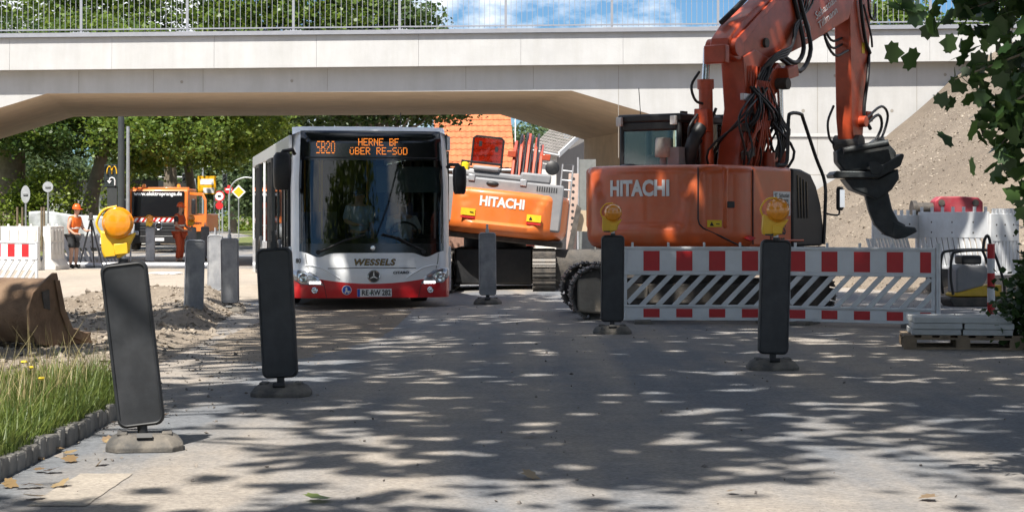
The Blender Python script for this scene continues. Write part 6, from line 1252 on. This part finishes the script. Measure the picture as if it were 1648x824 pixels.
v2 = blades(5200, lambda n: -2.74 - np.abs(RNG.normal(0, .3, n)), lambda n: 7.8 + 6.7 * np.clip(np.round(RNG.uniform(0, 1, n) * 17) / 17 + RNG.normal(0, .012, n), 0, 1), .22, .42, .004)
tag(link('grass_clumps', npmesh('grass_clumps', v2, 4, M_grass)), 'taller ragged grass clumps leaning over the kerb at lower left', 'grass', kind='stuff')
v = blades(700, lambda n: -2.85 - np.abs(RNG.normal(0, .4, n)), lambda n: RNG.uniform(9, 14.6, n), .3, .72, .003)
M_straw = leafmat('dry_straw', (.32, .26, .12), (.46, .40, .20), .3)
tag(link('dry_stalks', npmesh('dry_stalks', v, 4, M_straw)), 'tall dry grass stalks standing in the lower left grass', 'grass', kind='stuff')
v = blades(2600, lambda n: RNG.normal(-3.75, .25, n), lambda n: RNG.normal(15.2, .6, n), .05, .18, .005)
tag(link('grass_tuft', npmesh('grass_tuft', v, 4, M_leafD)), 'short green grass at the kerb end behind the leaning guide post', 'grass', kind='stuff')
M_flow = mat('dandelion_yellow', (.85, .6, .02), .6)
for i, (x, y, h) in enumerate(((-3.2, 13.0, .38), (-3.17, 13.05, .34), (-2.92, 12.3, .33))):
    t = thing('yellow_flower', 'small yellow flower in the lower left grass, %s' % ('tallest', 'beside the tallest', 'nearest the guide post')[i], 'flower', (x, y, .03), 0, 'yellow flowers'); MB().tube([(0, 0, 0), (.01, 0, h)], .003, 5).build('stem', M_grass, t); MB().lathe([(.005, 0), (.022, .012), (.018, .02), (0, .022)], (.01, 0, h), (0, 0, 1), 10).build('blossom', M_flow, t)
rm_ = MB().grid(lambda u, v: (-2.30 + .28 * u + .003 * math.sin(v * 23), 9.42 + 1.18 * v + .004 * math.sin(u * 11), .004), 8, 16).build('road_marking', groundmat('worn_white_marking', (.42, .375, .32), (.55, .49, .415), .35, .65, False, .4)); tag(rm_, kind='structure')
n_ = 30; lx = np.concatenate([RNG.normal(-2.52, .1, 26), RNG.uniform(-2.5, 2.5, 4)]); ly = np.concatenate([RNG.uniform(8.6, 14.5, 26), RNG.uniform(8.8, 15, 4)])
M_dead = leafmat('dead_leaf', (.17, .105, .05), (.33, .24, .12), .1)
tag(link('leaf_litter', npmesh('leaf_litter', leaves(np.stack([lx, ly, np.full(n_, .02)], 1), .085, MAPLE, 1.6), len(MAPLE), M_dead)), 'brown fallen leaves lying along the kerb and on the road', 'leaves', kind='stuff')
o = link('fallen_leaf', npmesh('fallen_leaf', (MAPLE * .14), len(MAPLE), M_leafD), None, (-.93, 9.58, .02), (.1, .1, .6)); tag(o, 'single green leaf lying on the sunlit road at the bottom edge', 'leaf')
# hanging maple branch at upper right
br_ = thing('maple_branch', 'dark maple foliage hanging into the picture at upper right', 'tree branch', (2.98, 9.6, -.02))
twigs = [[(.6, .3, 3.3), (-.1, .1, 2.75), (-.55, 0, 2.45), (-1.10, -.1, 2.46)], [(.6, .3, 3.2), (0, .1, 2.6), (-.45, 0, 2.2), (-.85, -.05, 2.05)], [(.5, .2, 3.0), (0, .1, 2.4), (-.4, .1, 2.0), (-.62, .05, 1.72)], [(.6, .2, 2.9), (.1, .1, 2.2), (-.35, 0, 1.75), (-.50, 0, 1.46)], [(.6, .3, 3.4), (0, .2, 2.9), (-.5, .1, 2.62), (-.92, 0, 2.60)], [(.6, .1, 3.0), (.0, .1, 2.3), (-.5, 0, 1.98), (-.70, 0, 1.86)], [(.6, .3, 3.5), (.1, .2, 2.8), (-.3, .1, 2.5), (-.55, .1, 2.62)], [(.5, .3, 3.2), (-.1, .2, 2.6), (-.3, .1, 2.3), (-.52, .1, 2.2)], [(.5, .4, 3.0), (-.1, .3, 2.4), (-.25, .2, 2.1), (-.45, .2, 1.95)], [(.5, .2, 3.2), (-.1, .15, 2.7), (-.4, .1, 2.52), (-.75, .1, 2.4)]]
b = MB(); lp = []
for tw in twigs:
    b.tube(tw, [.022, .012, .007, .003], 6)
    for k in range(95):
        t_ = random.uniform(.28, 1.0) * 3; i = min(2, int(t_)); p = Vector(tw[i]).lerp(Vector(tw[i + 1]), t_ - i); sp = .15 if t_ < 2.6 else .06; lp.append(p + Vector((random.gauss(0, sp), random.gauss(0, sp), random.gauss(0, sp) - .03)))
b.tube([(6.0, -1.5, 8.0), (3, -.5, 5.2), (1.2, .2, 4.0), (.6, .3, 3.3)], [.09, .06, .04, .025], 8)
b.build('twigs', M_bark, br_, 60)
link('foliage', npmesh('foliage', leaves(np.array(lp), .092, MAPLE, -.1, .3), len(MAPLE), M_leafM), br_)
sb_ = thing('shrub', 'dark shrub at the right edge beside the pallet', 'shrub', (5.45, 20.6, 0))
pos, cc = crown_points([((0.15, 0, .5), (.5, .5, .5)), ((.3, 0, 1.0), (.35, .4, .4)), ((.05, .1, .25), (.4, .4, .25))], 230, 16, .10, .3)
link('foliage', npmesh('foliage', leaves(pos, .085), 4, M_leafM), sb_); b = MB()
for k in range(16): b.tube([(0, 0, 0), tuple(Vector(cc[k]) * .6), tuple(cc[k])], [.012, .008, .003], 5)
b.build('stems', M_bark, sb_)
